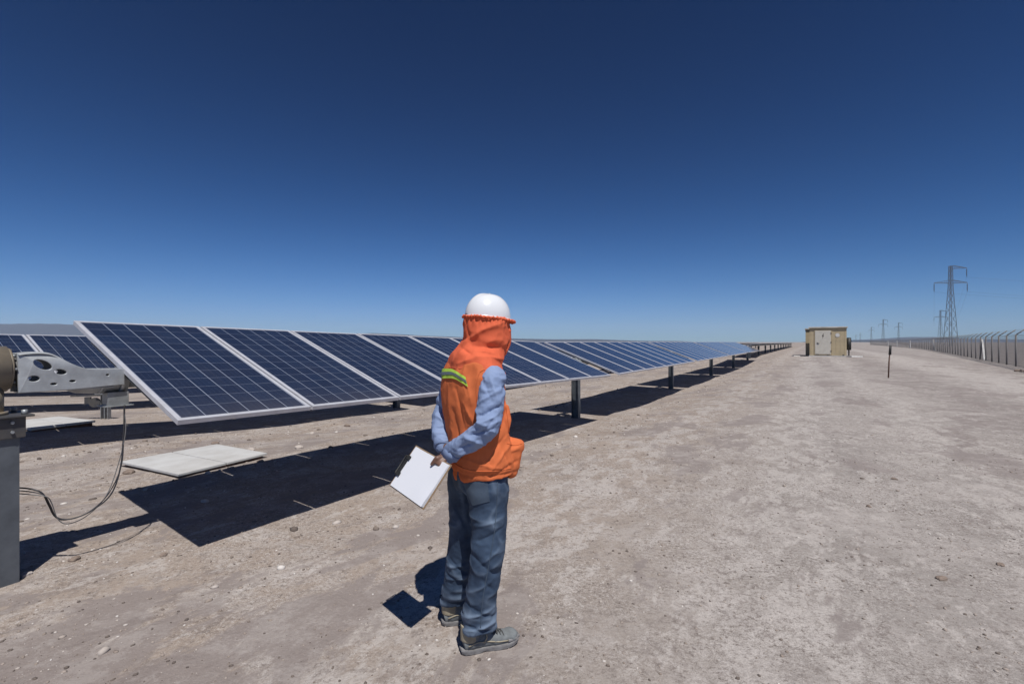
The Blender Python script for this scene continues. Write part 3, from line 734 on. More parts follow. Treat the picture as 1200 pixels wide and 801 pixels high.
BODY = (-.20, 2.53)
def rad(a): return (math.cos(R(a)), math.sin(R(a)))
Fh = Vector((*rad(38), 0)); Lh = Vector((-Fh.y, Fh.x, 0))         # torso forward / left
def PX(px, py, y): return Vector(((px-600)/FPX*y, y, CAMH-(py-400.5)/FPX*y))
def loft(mb, C, A, B, side, n=28, step=6, power=2.0, caps=True):
    """centres C, half-widths A along side, B across; sections perpendicular to the path"""
    C = catmull(C, step); m = len(C); q = len(A)
    xs_ = np.linspace(0, q-1, m); A = np.interp(xs_, range(q), A); B = np.interp(xs_, range(q), B)
    if isinstance(side, list):
        S = np.array([list(v) for v in side]); S = np.stack([np.interp(xs_, range(len(S)), S[:, k]) for k in range(3)], 1)
    else: S = np.tile(np.array(list(side)), (m, 1))
    v = []; f = []
    for i in range(m):
        t = Vector(C[min(i+1, m-1)]-C[max(i-1, 0)]).normalized(); s_ = Vector(S[i]); s_ = (s_-t*s_.dot(t)).normalized(); w = t.cross(s_)
        for k in range(n):
            a = 2*math.pi*k/n; ca_, sa_ = math.cos(a), math.sin(a)
            r = (abs(ca_)**power+abs(sa_)**power)**(-1/power)
            v.append(Vector(C[i])+s_*A[i]*ca_*r+w*B[i]*sa_*r)
    for i in range(m-1):
        for k in range(n): f.append((i*n+k, i*n+(k+1) % n, (i+1)*n+(k+1) % n, (i+1)*n+k))
    if caps:
        f += [tuple(reversed(range(n))), tuple((m-1)*n+k for k in range(n))]
    mb.add(v, f, True)
def ball(mb, c, r, rot=None):
    bm = bmesh.new(); bmesh.ops.create_icosphere(bm, subdivisions=3, radius=1)
    if not isinstance(r, (tuple, list)): r = (r, r, r)
    c = Vector(c); v = []
    for w in bm.verts:
        p = Vector((w.co.x*r[0], w.co.y*r[1], w.co.z*r[2]))
        if rot is not None: p = rot @ p
        v.append(p+c)
    mb.add(v, [tuple(w.index for w in q.verts) for q in bm.faces], True); bm.free()
def caps_(mb, P, r, n=14):
    """rounded tapering limb"""
    mb.tube(P, r, n); ball(mb, P[0], r[0]*.99); ball(mb, P[-1], r[-1]*.99)
def organic(mb, voxel, smooth=4, disp=None, cut=None):
    me_ = mb.mesh('tmp'); o = bpy.data.objects.new('tmp', me_); COL.objects.link(o)
    md = o.modifiers.new('r', 'REMESH'); md.mode = 'VOXEL'; md.voxel_size = voxel; md.use_smooth_shade = True
    if smooth:
        ms = o.modifiers.new('s', 'SMOOTH'); ms.iterations = smooth; ms.factor = .5
    out = bpy.data.meshes.new_from_object(o.evaluated_get(bpy.context.evaluated_depsgraph_get()))
    bpy.data.objects.remove(o); bpy.data.meshes.remove(me_)
    n = len(out.vertices); co = np.empty(n*3); out.vertices.foreach_get('co', co); co = co.reshape(-1, 3)
    no = np.empty(n*3); out.vertices.foreach_get('normal', no); no = no.reshape(-1, 3)
    if disp is not None:
        dv_ = disp(co, no); co = co+no*dv_[:, None]; out.vertices.foreach_set('co', co.ravel())
        at_ = out.attributes.new('ridge', 'FLOAT', 'POINT'); at_.data.foreach_set('value', dv_.astype(np.float32))
    if cut is not None:
        bm = bmesh.new(); bm.from_mesh(out); keep = cut(co, no)
        bmesh.ops.delete(bm, geom=[bm.verts[i] for i in (bm.verts.ensure_lookup_table() or np.nonzero(~keep)[0])], context='VERTS'); bm.to_mesh(out); bm.free()
    for p in out.polygons: p.use_smooth = True
    out.update(); return out
def folds(L_, y=2.45):
    """creases drawn as (px0, py0, px1, py1, width, amp): turned into real ridges on the cloth, amp<0 = crease"""
    S = [((a-600)/FPX*y, CAMH-(b-400.5)/FPX*y, (c-600)/FPX*y, CAMH-(d-400.5)/FPX*y, w, am) for a, b, c, d, w, am in L_]
    def f(co, no):
        x, z = co[:, 0], co[:, 2]; r = np.zeros(len(co)); yn = np.clip(.25-no[:, 1], 0, 1)
        wob = .004*noise3(x*25, co[:, 1]*25, z*25, 3)
        for x0, z0, x1, z1, w, am in S:
            dx, dz = x1-x0, z1-z0; l2 = dx*dx+dz*dz; u = ((x-x0)*dx+(z-z0)*dz)/l2; uc = np.clip(u, 0, 1)
            d = np.hypot(x-x0-uc*dx, z-z0-uc*dz)+wob
            g = np.exp(-(np.abs(d)/w)**1.35)
            r += am*g*(1-.5*np.abs(uc-.5)*2)
        return r*yn
    return f
def crumple(co, sx, sy, sz, amp, seed):
    n_ = noise3(co[:, 0]*sx, co[:, 1]*sy, co[:, 2]*sz, seed)+.5*noise3(co[:, 0]*sx*2.1, co[:, 1]*sy*2.1, co[:, 2]*sz*2.1, seed+1)
    return amp*(1-2*np.abs(n_)**.8)

# joints (world metres)
pel = Vector((-.175, 2.545, .93)); waist = Vector((-.185, 2.54, 1.03)); chest = Vector((-.205, 2.545, 1.24)); shc = Vector((-.20, 2.54, 1.40))
neck = Vector((-.165, 2.555, 1.47)); head = Vector((-.128, 2.575, 1.615))
shR = shc-Lh*.165+Vector((0, 0, -.035)); shL = shc+Lh*.155+Vector((0, 0, -.035))
elR = Vector((-.115, 2.315, 1.145)); elL = Vector((-.375, 2.655, 1.150))
wrR = Vector((-.318, 2.418, .985)); wrL = Vector((-.362, 2.515, 1.010))
hipR = pel-Lh*.085+Vector((.0, 0, -.02)); hipL = pel+Lh*.085+Vector((0, 0, -.02))
knR = PX(571, 640, 2.435); knL = PX(543, 634, 2.655)
anR = PX(560, 741, 2.455); anL = PX(534.5, 711, 2.690)
root_loc = Vector((BODY[0], BODY[1], HZ(*BODY)))

# --- body: one continuous mesh with head, hands and legs
b = MB(); skn = .0
Hf = Vector((*rad(28), 0)); Hl = Vector((-Hf.y, Hf.x, 0))      # head heading
hrot = Matrix((Hf, Hl, Vector((0, 0, 1)))).transposed()
loft(b, [pel-Vector((0, 0, .06)), pel+Vector((0, 0, .04)), waist, chest, shc, shc+Vector((0, 0, .04))], [.135, .155, .135, .155, .15, .08], [.09, .105, .09, .105, .08, .05], Lh)
caps_(b, [shc+Vector((0, 0, .0)), neck, head-Vector((0, 0, .05))], [.065, .056, .054])
ball(b, head, (.098, .077, .118), hrot); ball(b, head+hrot@Vector((.030, 0, -.055)), (.062, .055, .058), hrot)
ball(b, head+hrot@Vector((.098, 0, -.012)), (.017, .013, .026), hrot)                       # nose
ball(b, head+hrot@Vector((.080, 0, .022)), (.018, .052, .010), hrot)                        # brow
ball(b, head+hrot@Vector((.086, 0, -.052)), (.012, .024, .006), hrot); ball(b, head+hrot@Vector((.084, 0, -.063)), (.011, .020, .006), hrot)
for sgn in (-1, 1): ball(b, head+hrot@Vector((-.008, sgn*.078, -.008)), (.018, .009, .031), hrot)
for A_, B_, C_, r in ((shR, elR, wrR, (.050, .040, .040, .034, .029)), (shL, elL, wrL, (.050, .040, .040, .034, .029))):
    caps_(b, [A_, A_.lerp(B_, .5), B_, B_.lerp(C_, .5), C_], list(r))
for A_, B_, C_ in ((hipR, knR, anR+Vector((0, 0, .05))), (hipL, knL, anL+Vector((0, 0, .05)))):
    caps_(b, [A_, A_.lerp(B_, .5), B_, B_.lerp(C_, .4), C_], [.088, .075, .055, .054, .038])
def hand(mb, w, fwd, palm, thumb_side, fingers, thumb):
    """w wrist, fwd along the palm, palm = side the fingers close to"""
    fwd = fwd.normalized(); palm = (palm-fwd*palm.dot(fwd)).normalized(); s_ = fwd.cross(palm)*thumb_side
    k = w+fwd*.088
    loft(mb, [w-fwd*.012, w+fwd*.03, w+fwd*.07, k], [.027, .037, .041, .038], [.022, .018, .015, .012], s_, n=18, step=4, power=2.4)
    for i, (off, ln, cl) in enumerate(fingers):
        p = w+fwd*.080+s_*off; a = 0; P_ = [p]; rr = .0092-.0005*i
        for j, fr in enumerate((.45, .30, .25)):
            a += cl[j]; d = fwd*math.cos(a)+palm*math.sin(a); p = p+d*ln*fr; P_.append(p)
        caps_(mb, P_, [rr*1.04, rr, rr*.93, rr*.82], 10)
    P_ = [w+fwd*.018+s_*.022]+[w+fwd*a_+s_*b_+palm*c_ for a_, b_, c_ in thumb]
    caps_(mb, P_, [.0145, .0120, .0105, .0088], 10)
# right hand pinches the clipboard: thumb over the paper, fingers behind it
CB_C = Vector((-.458, 2.395, .895)); CB_W = Vector((.684, -.714, -.150)); CB_L = Vector((-.517, -.324, -.793))
CB_W = CB_W.normalized(); CB_L = (CB_L-CB_W*CB_L.dot(CB_W)).normalized(); CB_N = CB_L.cross(CB_W).normalized()
if CB_N.z < 0: CB_N = -CB_N
bw, bl = .305, .228
grip = CB_C+CB_W*.060-CB_L*(bl/2)                  # a point on the upper right edge
tip = grip+CB_L*.040-CB_W*.012
fw = (grip+CB_L*.02-wrR)
s_a = None
def rhand(mb):
    w = wrR; f_ = fw.normalized(); pal = (-CB_N); pal = (pal-f_*pal.dot(f_)).normalized(); sd = f_.cross(pal)
    base = w+f_*.01
    loft(mb, [w-f_*.015, w+f_*.02, w+f_*.05, w+f_*.078-CB_N*.006], [.026, .033, .037, .034], [.021, .019, .017, .012], sd, n=18, step=4, power=2.4)
    for i, (off, ln) in enumerate(((.027, .066), (.009, .074), (-.009, .068), (-.026, .054))):
        p0 = w+f_*.068+sd*off-CB_N*.004; p1 = p0+(f_*.35-CB_N*.75).normalized()*.020
        t_ = (CB_L*.9+CB_W*(.05-off*6)).normalized(); p2 = p1+(t_*.95-CB_N*.25).normalized()*ln*.42; p3 = p2+(t_*.98+CB_N*.12).normalized()*ln*.34
        caps_(mb, [p0, p1, p2, p3], [.0098, .0092, .0085, .0074], 10)
    t0 = w+f_*.022+CB_N*.012; t1 = w+f_*.052+CB_N*.026; t2 = grip+CB_N*.017+CB_L*.004; t3 = tip+CB_N*.0115
    caps_(mb, [t0, t1, t2, t3], [.0165, .0130, .0112, .0085], 12)
rhand(b)
# left hand closes around the right wrist
fl = (wrR+Vector((.010, .045, -.012))-wrL)
hand(b, wrL, fl, Vector((.1, -1, -.25)), 1, [(.026, .066, (.5, .9, .8)), (.009, .074, (.5, .9, .8)), (-.009, .070, (.5, .9, .8)), (-.026, .056, (.5, .9, .8))], [(.045, .036, .012), (.066, .036, .030), (.078, .030, .046)])
bme = organic(b, .0048, 3)
person = link('person', bme, M['skin'])
for v in bme.vertices: v.co -= root_loc
person.location = root_loc
tag(person, 'worker in white helmet, orange vest, blue shirt and jeans, hands behind the back', 'person')
def attach(name, me_, m_, par=person):
    for v in me_.vertices: v.co -= root_loc
    me_.materials.clear(); o = link(name, me_, m_, par); return o
# eyes, just enough for a face seen from the side
e_ = MB()
for sgn in (-1, 1): ball(e_, head+hrot@Vector((.079, sgn*.031, .004)), .0125)
attach('eyes', e_.mesh('eyes'), M['white'])

# --- jeans
j = MB()
up_ = Vector((0, 0, 1))
loft(j, [pel+Vector((0, 0, .12)), pel+Vector((0, 0, .03)), pel+Vector((0, 0, -.06)), pel+Vector((0.004, 0, -.14))], [.158, .172, .180, .158], [.112, .125, .132, .112], Lh, power=2.2)
for hp_, kn, an_, k in ((hipR, knR, anR, 0), (hipL, knL, anL, 1)):
    th = hp_.lerp(kn, .45)
    cf_ = kn.lerp(an_, .55)
    loft(j, [hp_+Vector((0, 0, .03)), hp_.lerp(kn, .25), th+Fh*.006, kn+Vector((.004, 0, 0)), cf_-Fh*.004, an_+Vector((.004, 0, .075)), an_+Vector((.004, 0, .032))],
         [.088, .102, .096, .083, .075, .077, .077], [.105, .110, .101, .083, .076, .079, .079], Lh, n=32)
jf = folds([(552, 612, 592, 600, .010, .006), (556, 628, 590, 612, .010, -.006), (548, 640, 588, 668, .012, -.008), (560, 655, 584, 636, .009, .006), (546, 604, 548, 700, .010, -.004),
            (545, 690, 576, 672, .010, .006), (548, 700, 580, 716, .009, -.008), (544, 716, 578, 704, .008, .008), (546, 722, 580, 733, .007, -.008), (543, 731, 578, 722, .007, .008), (545, 740, 578, 742, .007, -.006),
            (520, 668, 546, 690, .009, -.007), (519, 680, 543, 676, .008, .007), (518, 690, 542, 700, .008, -.007), (517, 697, 542, 693, .007, .007), (532, 600, 545, 630, .010, -.006), (575, 600, 592, 640, .011, .005), (566, 668, 584, 690, .009, -.005)])
def jd(co, no):
    z = co[:, 2]; low = 1-sm(z, .10, .36)
    r = 1.3*jf(co, no)+crumple(co, 6, 6, 8, .0055, 21)+low*crumple(co, 3.5, 3.5, 19, .013, 31)+crumple(co, 16, 16, 24, .0018, 41)
    r += .006*np.exp(-((z-.115)/.02)**2)*(1+noise3(co[:, 0]*20, co[:, 1]*20, z*0, 5))
    return r
jm = organic(j, .0058, 2, jd)
jeans = attach('jeans', jm, M['jeans'])

# --- shirt: trunk under the vest, sleeves and cuffs
s_ = MB()
loft(s_, [pel+Vector((0, 0, .06)), waist, chest, shc, shc+Vector((0.01, 0, .045))], [.16, .155, .175, .165, .07], [.11, .11, .122, .10, .06], Lh)
for A_, B_, C_, k in ((shR, elR, wrR, 0), (shL, elL, wrL, 1)):
    C2 = C_+(B_-C_).normalized()*.006
    caps_(s_, [A_+Vector((0, 0, .0)), A_.lerp(B_, .3), A_.lerp(B_, .7), B_, B_.lerp(C2, .3), B_.lerp(C2, .7), C2], [.066, .067, .063, .058, .056, .049, .042], 20)
sf = folds([(560, 470, 588, 452, .009, .006), (562, 482, 590, 470, .008, -.007), (559, 492, 585, 480, .008, .007), (553, 503, 580, 495, .008, -.007), (548, 505, 575, 515, .007, .006), (540, 520, 562, 508, .006, -.006),
            (536, 528, 556, 520, .006, .006), (565, 440, 578, 466, .009, -.004), (575, 440, 585, 470, .009, .005), (566, 500, 578, 488, .006, -.005), (506, 478, 518, 490, .007, -.007), (506, 492, 519, 498, .007, .007), (508, 505, 522, 503, .006, -.006), (509, 514, 522, 519, .006, .005)])
def sd_(co, no): return 2.0*sf(co, no)+crumple(co, 8, 8, 15, .0070, 51)+crumple(co, 21, 21, 34, .0026, 61)
shirt = attach('shirt', organic(s_, .0052, 2, sd_), M['shirt'])
# cuffs
for wr, el_ in ((wrR, elR), (wrL, elL)):
    c = MB(); d = (wr-el_).normalized(); c.tube([wr-d*.052, wr-d*.03, wr+d*.004], [.0445, .0455, .042], 20)
    cu_ = c.mesh('cuff'); attach('cuff', cu_, M['shirt'])

# --- vest
v_ = MB()
loft(v_, [Vector((-.150, 2.530, .868)), Vector((-.158, 2.53, .93)), Vector((-.172, 2.535, 1.03)), Vector((-.190, 2.54, 1.15)), Vector((-.205, 2.543, 1.27)), Vector((-.205, 2.543, 1.37)), Vector((-.195, 2.545, 1.435)), Vector((-.18, 2.55, 1.465))],
     [.180, .190, .186, .188, .196, .204, .182, .11], [.140, .150, .145, .138, .140, .128, .108, .07], Lh, n=40, power=2.15)
for k_, sgn in ((0, -1), (1, 1)):                           # bulging front side pockets
    c = Vector((-.155, 2.53, .960))+Fh*.080+Lh*sgn*.105
    loft(v_, [c+Vector((0, 0, -.085))-Fh*.012, c+Vector((0, 0, -.06))+Fh*.008, c+Vector((0, 0, .03))+Fh*.016, c+Vector((0, 0, .055))+Fh*.018, c+Vector((0, 0, .085))-Fh*.004], [.036, .054, .062, .070, .046], [.024, .040, .048, .060, .022], Lh, n=28, power=3.5)
    c = c+Vector((0, 0, .20))-Fh*.030
    loft(v_, [c+Vector((0, 0, -.07)), c, c+Vector((0, 0, .07))], [.040, .046, .036], [.026, .032, .022], Lh, n=24, power=3)
vf = folds([(535, 455, 545, 500, .012, -.007), (545, 470, 560, 500, .011, .006), (524, 450, 530, 520, .011, .005), (532, 480, 540, 530, .010, -.006), (550, 500, 545, 525, .009, -.006), (549, 445, 555, 470, .010, .004),
            (595, 505, 568, 540, .009, -.006), (600, 515, 575, 548, .009, .006), (605, 540, 575, 552, .008, -.005), (596, 470, 588, 500, .008, -.006), (600, 480, 592, 512, .007, .006), (585, 515, 600, 548, .008, -.005),
            (540, 548, 600, 552, .006, -.004), (550, 535, 590, 545, .008, .005)])
def vd(co, no):
    z = co[:, 2]
    r = 1.6*vf(co, no)+crumple(co, 7, 7, 3.5, .0065, 71)+crumple(co, 19, 19, 12, .0026, 81)
    r += -.004*np.exp(-((z-.895)/.010)**2)+.004*noise3(co[:, 0]*28, co[:, 1]*28, z*6, 8)*np.exp(-((z-.88)/.03)**2)
    return r
vmesh = organic(v_, .0055, 2, vd)
bvh = BVHTree.FromPolygons([v.co.copy() for v in vmesh.vertices], [tuple(p.vertices) for p in vmesh.polygons])
vest = attach('vest', vmesh, M['vest'])
# reflective tape across the back
def tape(path_px, half, off, name, m_):
    P_ = catmull([(p[0], p[1], 0) for p in path_px], 10); v = []; f = []; nn = 7; last = None
    for p in P_:
        for k in range(nn):
            x, y = p[0]+.25*half*(1-2*k/(nn-1)), p[1]+half*(1-2*k/(nn-1)); h_ = None
            for dx_ in (0, 1, 2, 3, 4, 5, 6, 8):
                d = Vector(((x+dx_-600)/FPX, 1, -(y-400.5)/FPX)).normalized(); h_, n_, _, _ = bvh.ray_cast(Vector((0, 0, CAMH)), d)
                if h_ is not None: break
            if h_ is None: h_, n_ = Vector((-.36, 2.6, 1.37)), Vector((-1, 0, 0))
            v.append(h_+n_*off)
    for i in range(len(P_)-1):
        for k in range(nn-1): f.append((i*nn+k, (i+1)*nn+k, (i+1)*nn+k+1, i*nn+k+1))
    mb = MB(); mb.add(v, f, True); return attach(name, mb.mesh(name), m_, vest)
def seam(path_px, r, name, m_, tree=None, par=None):
    P_ = catmull([(p[0], p[1], 0) for p in path_px], 8); q = []
    for p in P_:
        d = Vector(((p[0]-600)/FPX, 1, -(p[1]-400.5)/FPX)).normalized(); h_, n_, _, _ = (tree or bvh).ray_cast(Vector((0, 0, CAMH)), d)
        if h_ is not None: q.append(h_+n_*r*.3)
    if len(q) > 2:
        mb = MB(); mb.tube(q, r, 6); attach(name, mb.mesh(name), m_, par or vest)
for P__ in ([(562, 436), (559, 445), (558, 458), (560, 480)], [(575, 432), (567, 433), (562, 436)], [(530, 541), (545, 549), (565, 552), (585, 551), (599, 548)],
            [(594, 519), (600, 521), (606, 521), (612, 519)], [(592, 470), (595, 490), (597, 508)]):
    seam(P__, .0022, 'seam', M['vest'])
chp = [(518, 438), (526, 437.5), (533, 438.5), (541, 443), (547.5, 447.5)]
tape(chp, 5.6, .006, 'reflective_stripe', M['lime']); tape(chp, 1.7, .0085, 'reflective_tape', M['tape'])
# jeans details: back pocket, belt end
bvj = BVHTree.FromPolygons([v.co+root_loc for v in jm.vertices], [tuple(p.vertices) for p in jm.polygons])
def patch(poly_px, off, name, m_, par, n=9):
    """cloth patch whose four corners are given on the photographed surface"""
    v = []; f = []
    for i in range(n):
        for k in range(n):
            a, c = i/(n-1), k/(n-1)
            x = (poly_px[0][0]*(1-a)+poly_px[1][0]*a)*(1-c)+(poly_px[3][0]*(1-a)+poly_px[2][0]*a)*c
            y = (poly_px[0][1]*(1-a)+poly_px[1][1]*a)*(1-c)+(poly_px[3][1]*(1-a)+poly_px[2][1]*a)*c
            d = Vector(((x-600)/FPX, 1, -(y-400.5)/FPX)).normalized(); h_, n_, _, _ = bvj.ray_cast(Vector((0, 0, CAMH)), d)
            if h_ is None: return None
            v.append(h_+n_*off)
    for i in range(n-1):
        for k in range(n-1): f.append((i*n+k, (i+1)*n+k, (i+1)*n+k+1, i*n+k+1))
    mb = MB(); mb.add(v, f, True); return attach(name, mb.mesh(name), m_, par)
patch([(543, 566), (571, 562), (574, 587), (554, 592)], .003, 'back_pocket', M['jeans_pale'], jeans)

seam([(583, 563), (582, 590), (579, 625), (573, 660), (566, 700), (563, 735)], .0022, 'side_seam', M['jeans_pale'], bvj, jeans)
# --- hood: cloth round head, neck and shoulders, open at the face
h_ = MB()
hc = head
loft(h_, [hc+Vector((0, 0, .072)), hc+Vector((-.004, 0, .02)), hc+Vector((-.006, 0, -.04)), Vector((-.143, 2.568, 1.525)), Vector((-.170, 2.56, 1.475)), Vector((-.190, 2.55, 1.43)), Vector((-.196, 2.548, 1.395))],
     [.103, .107, .109, .110, .142, .184, .200], [.124, .130, .124, .113, .116, .130, .132], [Hl, Hl, Hl, Lh, Lh, Lh, Lh], n=40, caps=True)
hf_ = folds([(541, 404, 566, 386, .014, .014), (566, 386, 592, 376, .012, .008), (553, 404, 592, 408, .018, -.022), (545, 380, 550, 394, .010, -.010), (530, 424, 548, 404, .016, .016), (536, 426, 560, 418, .012, .010), (560, 418, 597, 422, .012, .014),
             (556, 411, 578, 414, .008, .008), (540, 408, 552, 414, .008, -.012), (588, 408, 597, 396, .010, .010), (592, 384, 594, 402, .007, -.010), (529, 434, 545, 430, .008, .006)])
def hd(co, no):
    return hf_(co, no)+crumple(co, 5, 5, 6, .007, 91)+crumple(co, 15, 15, 13, .0026, 95)+.004*np.sin(np.arctan2(co[:, 1]-head.y, co[:, 0]-head.x)*26+3*noise3(co[:, 0]*9, co[:, 1]*9, 0*co[:, 0], 4))*np.exp(-((co[:, 2]-head.z-.055)/.03)**2)
def hcut(co, no):
    q = co-np.array(head[:]); fx_ = q@np.array(Hf[:]); lx = q@np.array(Hl[:])
    return ~((fx_ > .055) & (np.abs(lx) < .062) & (q[:, 2] > -.075)) & (co[:, 2] < head.z+.066)
hmesh = organic(h_, .0052, 2, hd, hcut)
o = attach('hood', hmesh, M['hood']); hood = o
sm_ = o.modifiers.new('thick', 'SOLIDIFY'); sm_.thickness = .003
# hanging face flap at the front of the hood
fl_ = MB(); P_ = [head+hrot@Vector(p) for p in ((.100, -.050, .035), (.108, -.046, -.03), (.104, -.040, -.085), (.078, -.04, -.135))]
loft(fl_, P_, [.020, .028, .030, .018], [.005, .006, .006, .005], hrot@Vector((.5, .8, 0)), n=16)
attach('face_flap', organic(fl_, .0045, 1, lambda co, no: crumple(co, 18, 18, 12, .003, 97)), M['hood'], hood)

# --- helmet
def helmet():
    tiltm = Matrix.Rotation(R(5), 3, 'Y'); c0 = Vector((-.128, 2.572, 1.682)); A_, B_, H__ = .125, .102, .122
    def W(p): return c0+hrot@(tiltm@Vector(p))
    mb = MB(); v = []; f = []; n = 48; rings = 18
    for i in range(rings):
        u = i/(rings-1)*math.pi/2*.985; rr, zz = math.cos(u)**.88, math.sin(u)
        for k in range(n):
            a = 2*math.pi*k/n; x, y = A_*rr*math.cos(a), B_*rr*math.sin(a)
            z = H__*zz
            ridge_ = math.exp(-(y/.016)**2)*.006*min(1, rr*2)+.25*math.exp(-((abs(y)-.045)/.009)**2)*.010*(rr > .2)*max(0, zz-.2)
            v.append(W((x, y, z+ridge_)))
    top = len(v); v.append(W((0, 0, H__+.006)))
    for i in range(rings-1):
        for k in range(n): f.append((i*n+k, i*n+(k+1) % n, (i+1)*n+(k+1) % n, (i+1)*n+k))
    for k in range(n): f.append(((rings-1)*n+k, (rings-1)*n+(k+1) % n, top))
    # brim ring, long peak in front
    o_ = len(v)
    for j, (gr, dz) in enumerate(((1.0, 0.0), (1.02, -.004), (1.03, -.009), (1.0, -.007))):
        for k in range(n):
            a = 2*math.pi*k/n; pk_ = max(0, math.cos(a))**3*.034*(1 if j in (1, 2) else 0)
            v.append(W(((A_*gr+pk_)*math.cos(a), B_*gr*math.sin(a), dz-.16*pk_)))
    for j in range(3):
        for k in range(n): f.append((o_+j*n+k, o_+j*n+(k+1) % n, o_+(j+1)*n+(k+1) % n, o_+(j+1)*n+k))
    mb.add(v, f, True); me_ = mb.mesh('helmet'); hl = attach('helmet', me_, M['helmet'])
    # gathered elastic band of the hood pulled over the brim
    mb = MB(); P_ = []; n = 150
    for k in range(n+1):
        a = 2*math.pi*k/n; pk_ = max(0, math.cos(a))**3*.024; rf_ = 1+.03*math.sin(a*31)+.02*math.sin(a*47+1)
        P_.append(W(((A_*1.03+pk_)*math.cos(a)*rf_, B_*1.035*math.sin(a)*rf_, -.010+.0025*math.sin(a*39)-.16*pk_)))
    mb.tube(P_, [.0065+.0024*math.sin(k*1.9)+.0015*math.sin(k*3.3) for k in range(n+1)], 10, cap=False)
    attach('hood_band', mb.mesh('band'), M['hood'], hood)
    # skirt joining the band to the hood
    mb = MB(); v = []; f = []
    for j in range(6):
        u = j/5
        for k in range(96):
            a = 2*math.pi*k/96; pk_ = max(0, math.cos(a))**3*.024*(1-u); pl = 1+(.018*math.sin(a*29)+.012*math.sin(a*17+2))*(1-u)
            p = Vector(((A_*1.02+pk_)*math.cos(a)*pl, B_*1.03*math.sin(a)*pl, -.010-.030*u-.16*pk_)); w0 = W(p)
            w1 = head+hrot@Vector((.126*math.cos(a), .106*math.sin(a), .045)); v.append(w0.lerp(w1, u))
    for j in range(5):
        for k in range(96): f.append((j*96+k, j*96+(k+1) % 96, (j+1)*96+(k+1) % 96, (j+1)*96+k))
    mb.add(v, f, True); attach('hood_brim', mb.mesh('skirt'), M['hood'], hood)
    return hl
helmet()

# --- boots
def boot(heel, toe, an_, name):
    heel = Vector(heel); toe = Vector(toe); d = toe-heel; L_ = d.length; d.normalize(); sd = Vector((-d.y, d.x, 0)); z0 = HZ(heel.x, heel.y)-.002
    def Wp(x, y, z): p = heel+d*x+sd*y; return Vector((p.x, p.y, z0+z))
    lx = [0, .02, .07, .13, .19, .25, L_-.015, L_]; hw = [.020, .034, .038, .038, .047, .048, .034, .012]
    # sole
    mb = MB(); v = []; f = []; prof = catmull([(a, b_, 0) for a, b_ in zip(lx, hw)], 5); n = len(prof)
    ring = [(p[0], p[1]) for p in prof]+[(p[0], -p[1]) for p in reversed(prof)]
    m = len(ring)
    def rise(x): return .012*max(0, (x-.22)/(L_-.22))**1.5+(.004 if x < .03 else 0)
    for zz, g in ((0.0, .94), (.006, .99), (.020, 1.02), (.026, 1.0)):
        for x, y in ring:
            lug = 0.008*(1 if math.sin(x*230) > 0 else 0)*(zz < .005)
            v.append(Wp((x-L_/2)*(g if zz else .985)+L_/2, y*g, zz+rise(x)*1.0+lug+(.006 if (.105 < x < .135 and zz < .01) else 0)))
    for j in range(3):
        for k in range(m): f.append((j*m+k, j*m+(k+1) % m, (j+1)*m+(k+1) % m, (j+1)*m+k))
    f += [tuple(reversed(range(m))), tuple(3*m+k for k in range(m))]
    mb.add(v, f, False); 
    # upper
    u = MB()
    loft(u, [Wp(.012, 0, .045), Wp(.05, 0, .052), Wp(.12, 0, .056), Wp(.19, 0, .046), Wp(.25, 0, .038), Wp(L_-.008, 0, .030)], [.030, .037, .038, .044, .042, .014], [.030, .038, .040, .032, .026, .010], sd, n=24, power=2.3)
    loft(u, [Wp(.062, 0, .04), Wp(.062, 0, .09), Wp(.058, 0, .135)], [.034, .038, .042], [.046, .048, .050], sd, n=24)
    ball(u, Wp(L_-.050, 0, .040), (.046, .046, .034)); loft(u, [Wp(.10, 0, .095), Wp(.13, 0, .085), Wp(.17, 0, .066)], [.028, .030, .030], [.020, .020, .014], sd, n=18)
    um = organic(u, .0042, 2, lambda co, no: crumple(co, 30, 30, 30, .0018, 15))
    up = attach(name, um, M['boot'])
    attach('sole', mb.mesh('sole'), M['sole'], up)
    c = MB(); loft(c, [Wp(.046, 0, .062), Wp(.048, 0, .10), Wp(.052, 0, .142)], [.0405, .043, .047], [.047, .050, .053], sd, n=24)
    attach('boot_collar', organic(c, .005, 2), M['boot_tan'], up)
    rnd = MB(); rnd.tube([Wp(x, y, z) for x, y, z in ((.235, -.043, .040), (L_-.03, -.034, .038), (L_-.002, -.010, .034), (L_-.002, .010, .034), (L_-.03, .034, .038), (.235, .043, .040))], .009, 8); 
    attach('toe_rand', rnd.mesh('rand'), M['sole'], up)
    for q in ([(.03, .050), (.075, .062), (.13, .056), (.19, .044), (.245, .040)], [(.11, .052), (.125, .078), (.118, .105)]):
        st_ = MB(); st_.tube([Wp(x, -.0385-.004*(x > .15), z) for x, z in q], .0035, 6); attach('overlay', st_.mesh('overlay'), M['boot_tan'], up)
    lc = MB()
    for i in range(5):
        x = .125+i*.019; z = .112-i*.0095
        lc.tube([Wp(x, -.030, z-.012), Wp(x+.004, -.012, z+.001), Wp(x+.012, .012, z+.001), Wp(x+.016, .030, z-.012)], .0028, 6)
        lc.tube([Wp(x, .030, z-.012), Wp(x+.004, .012, z+.002), Wp(x+.012, -.012, z+.002), Wp(x+.016, -.030, z-.012)], .0028, 6)
    attach('laces', lc.mesh('laces'), M['lace'], up)
    return up
boot((-.255, 2.425, 0), (.030, 2.530, 0), anR, 'boot')
boot((-.385, 2.668, 0), (-.105, 2.750, 0), anL, 'boot')

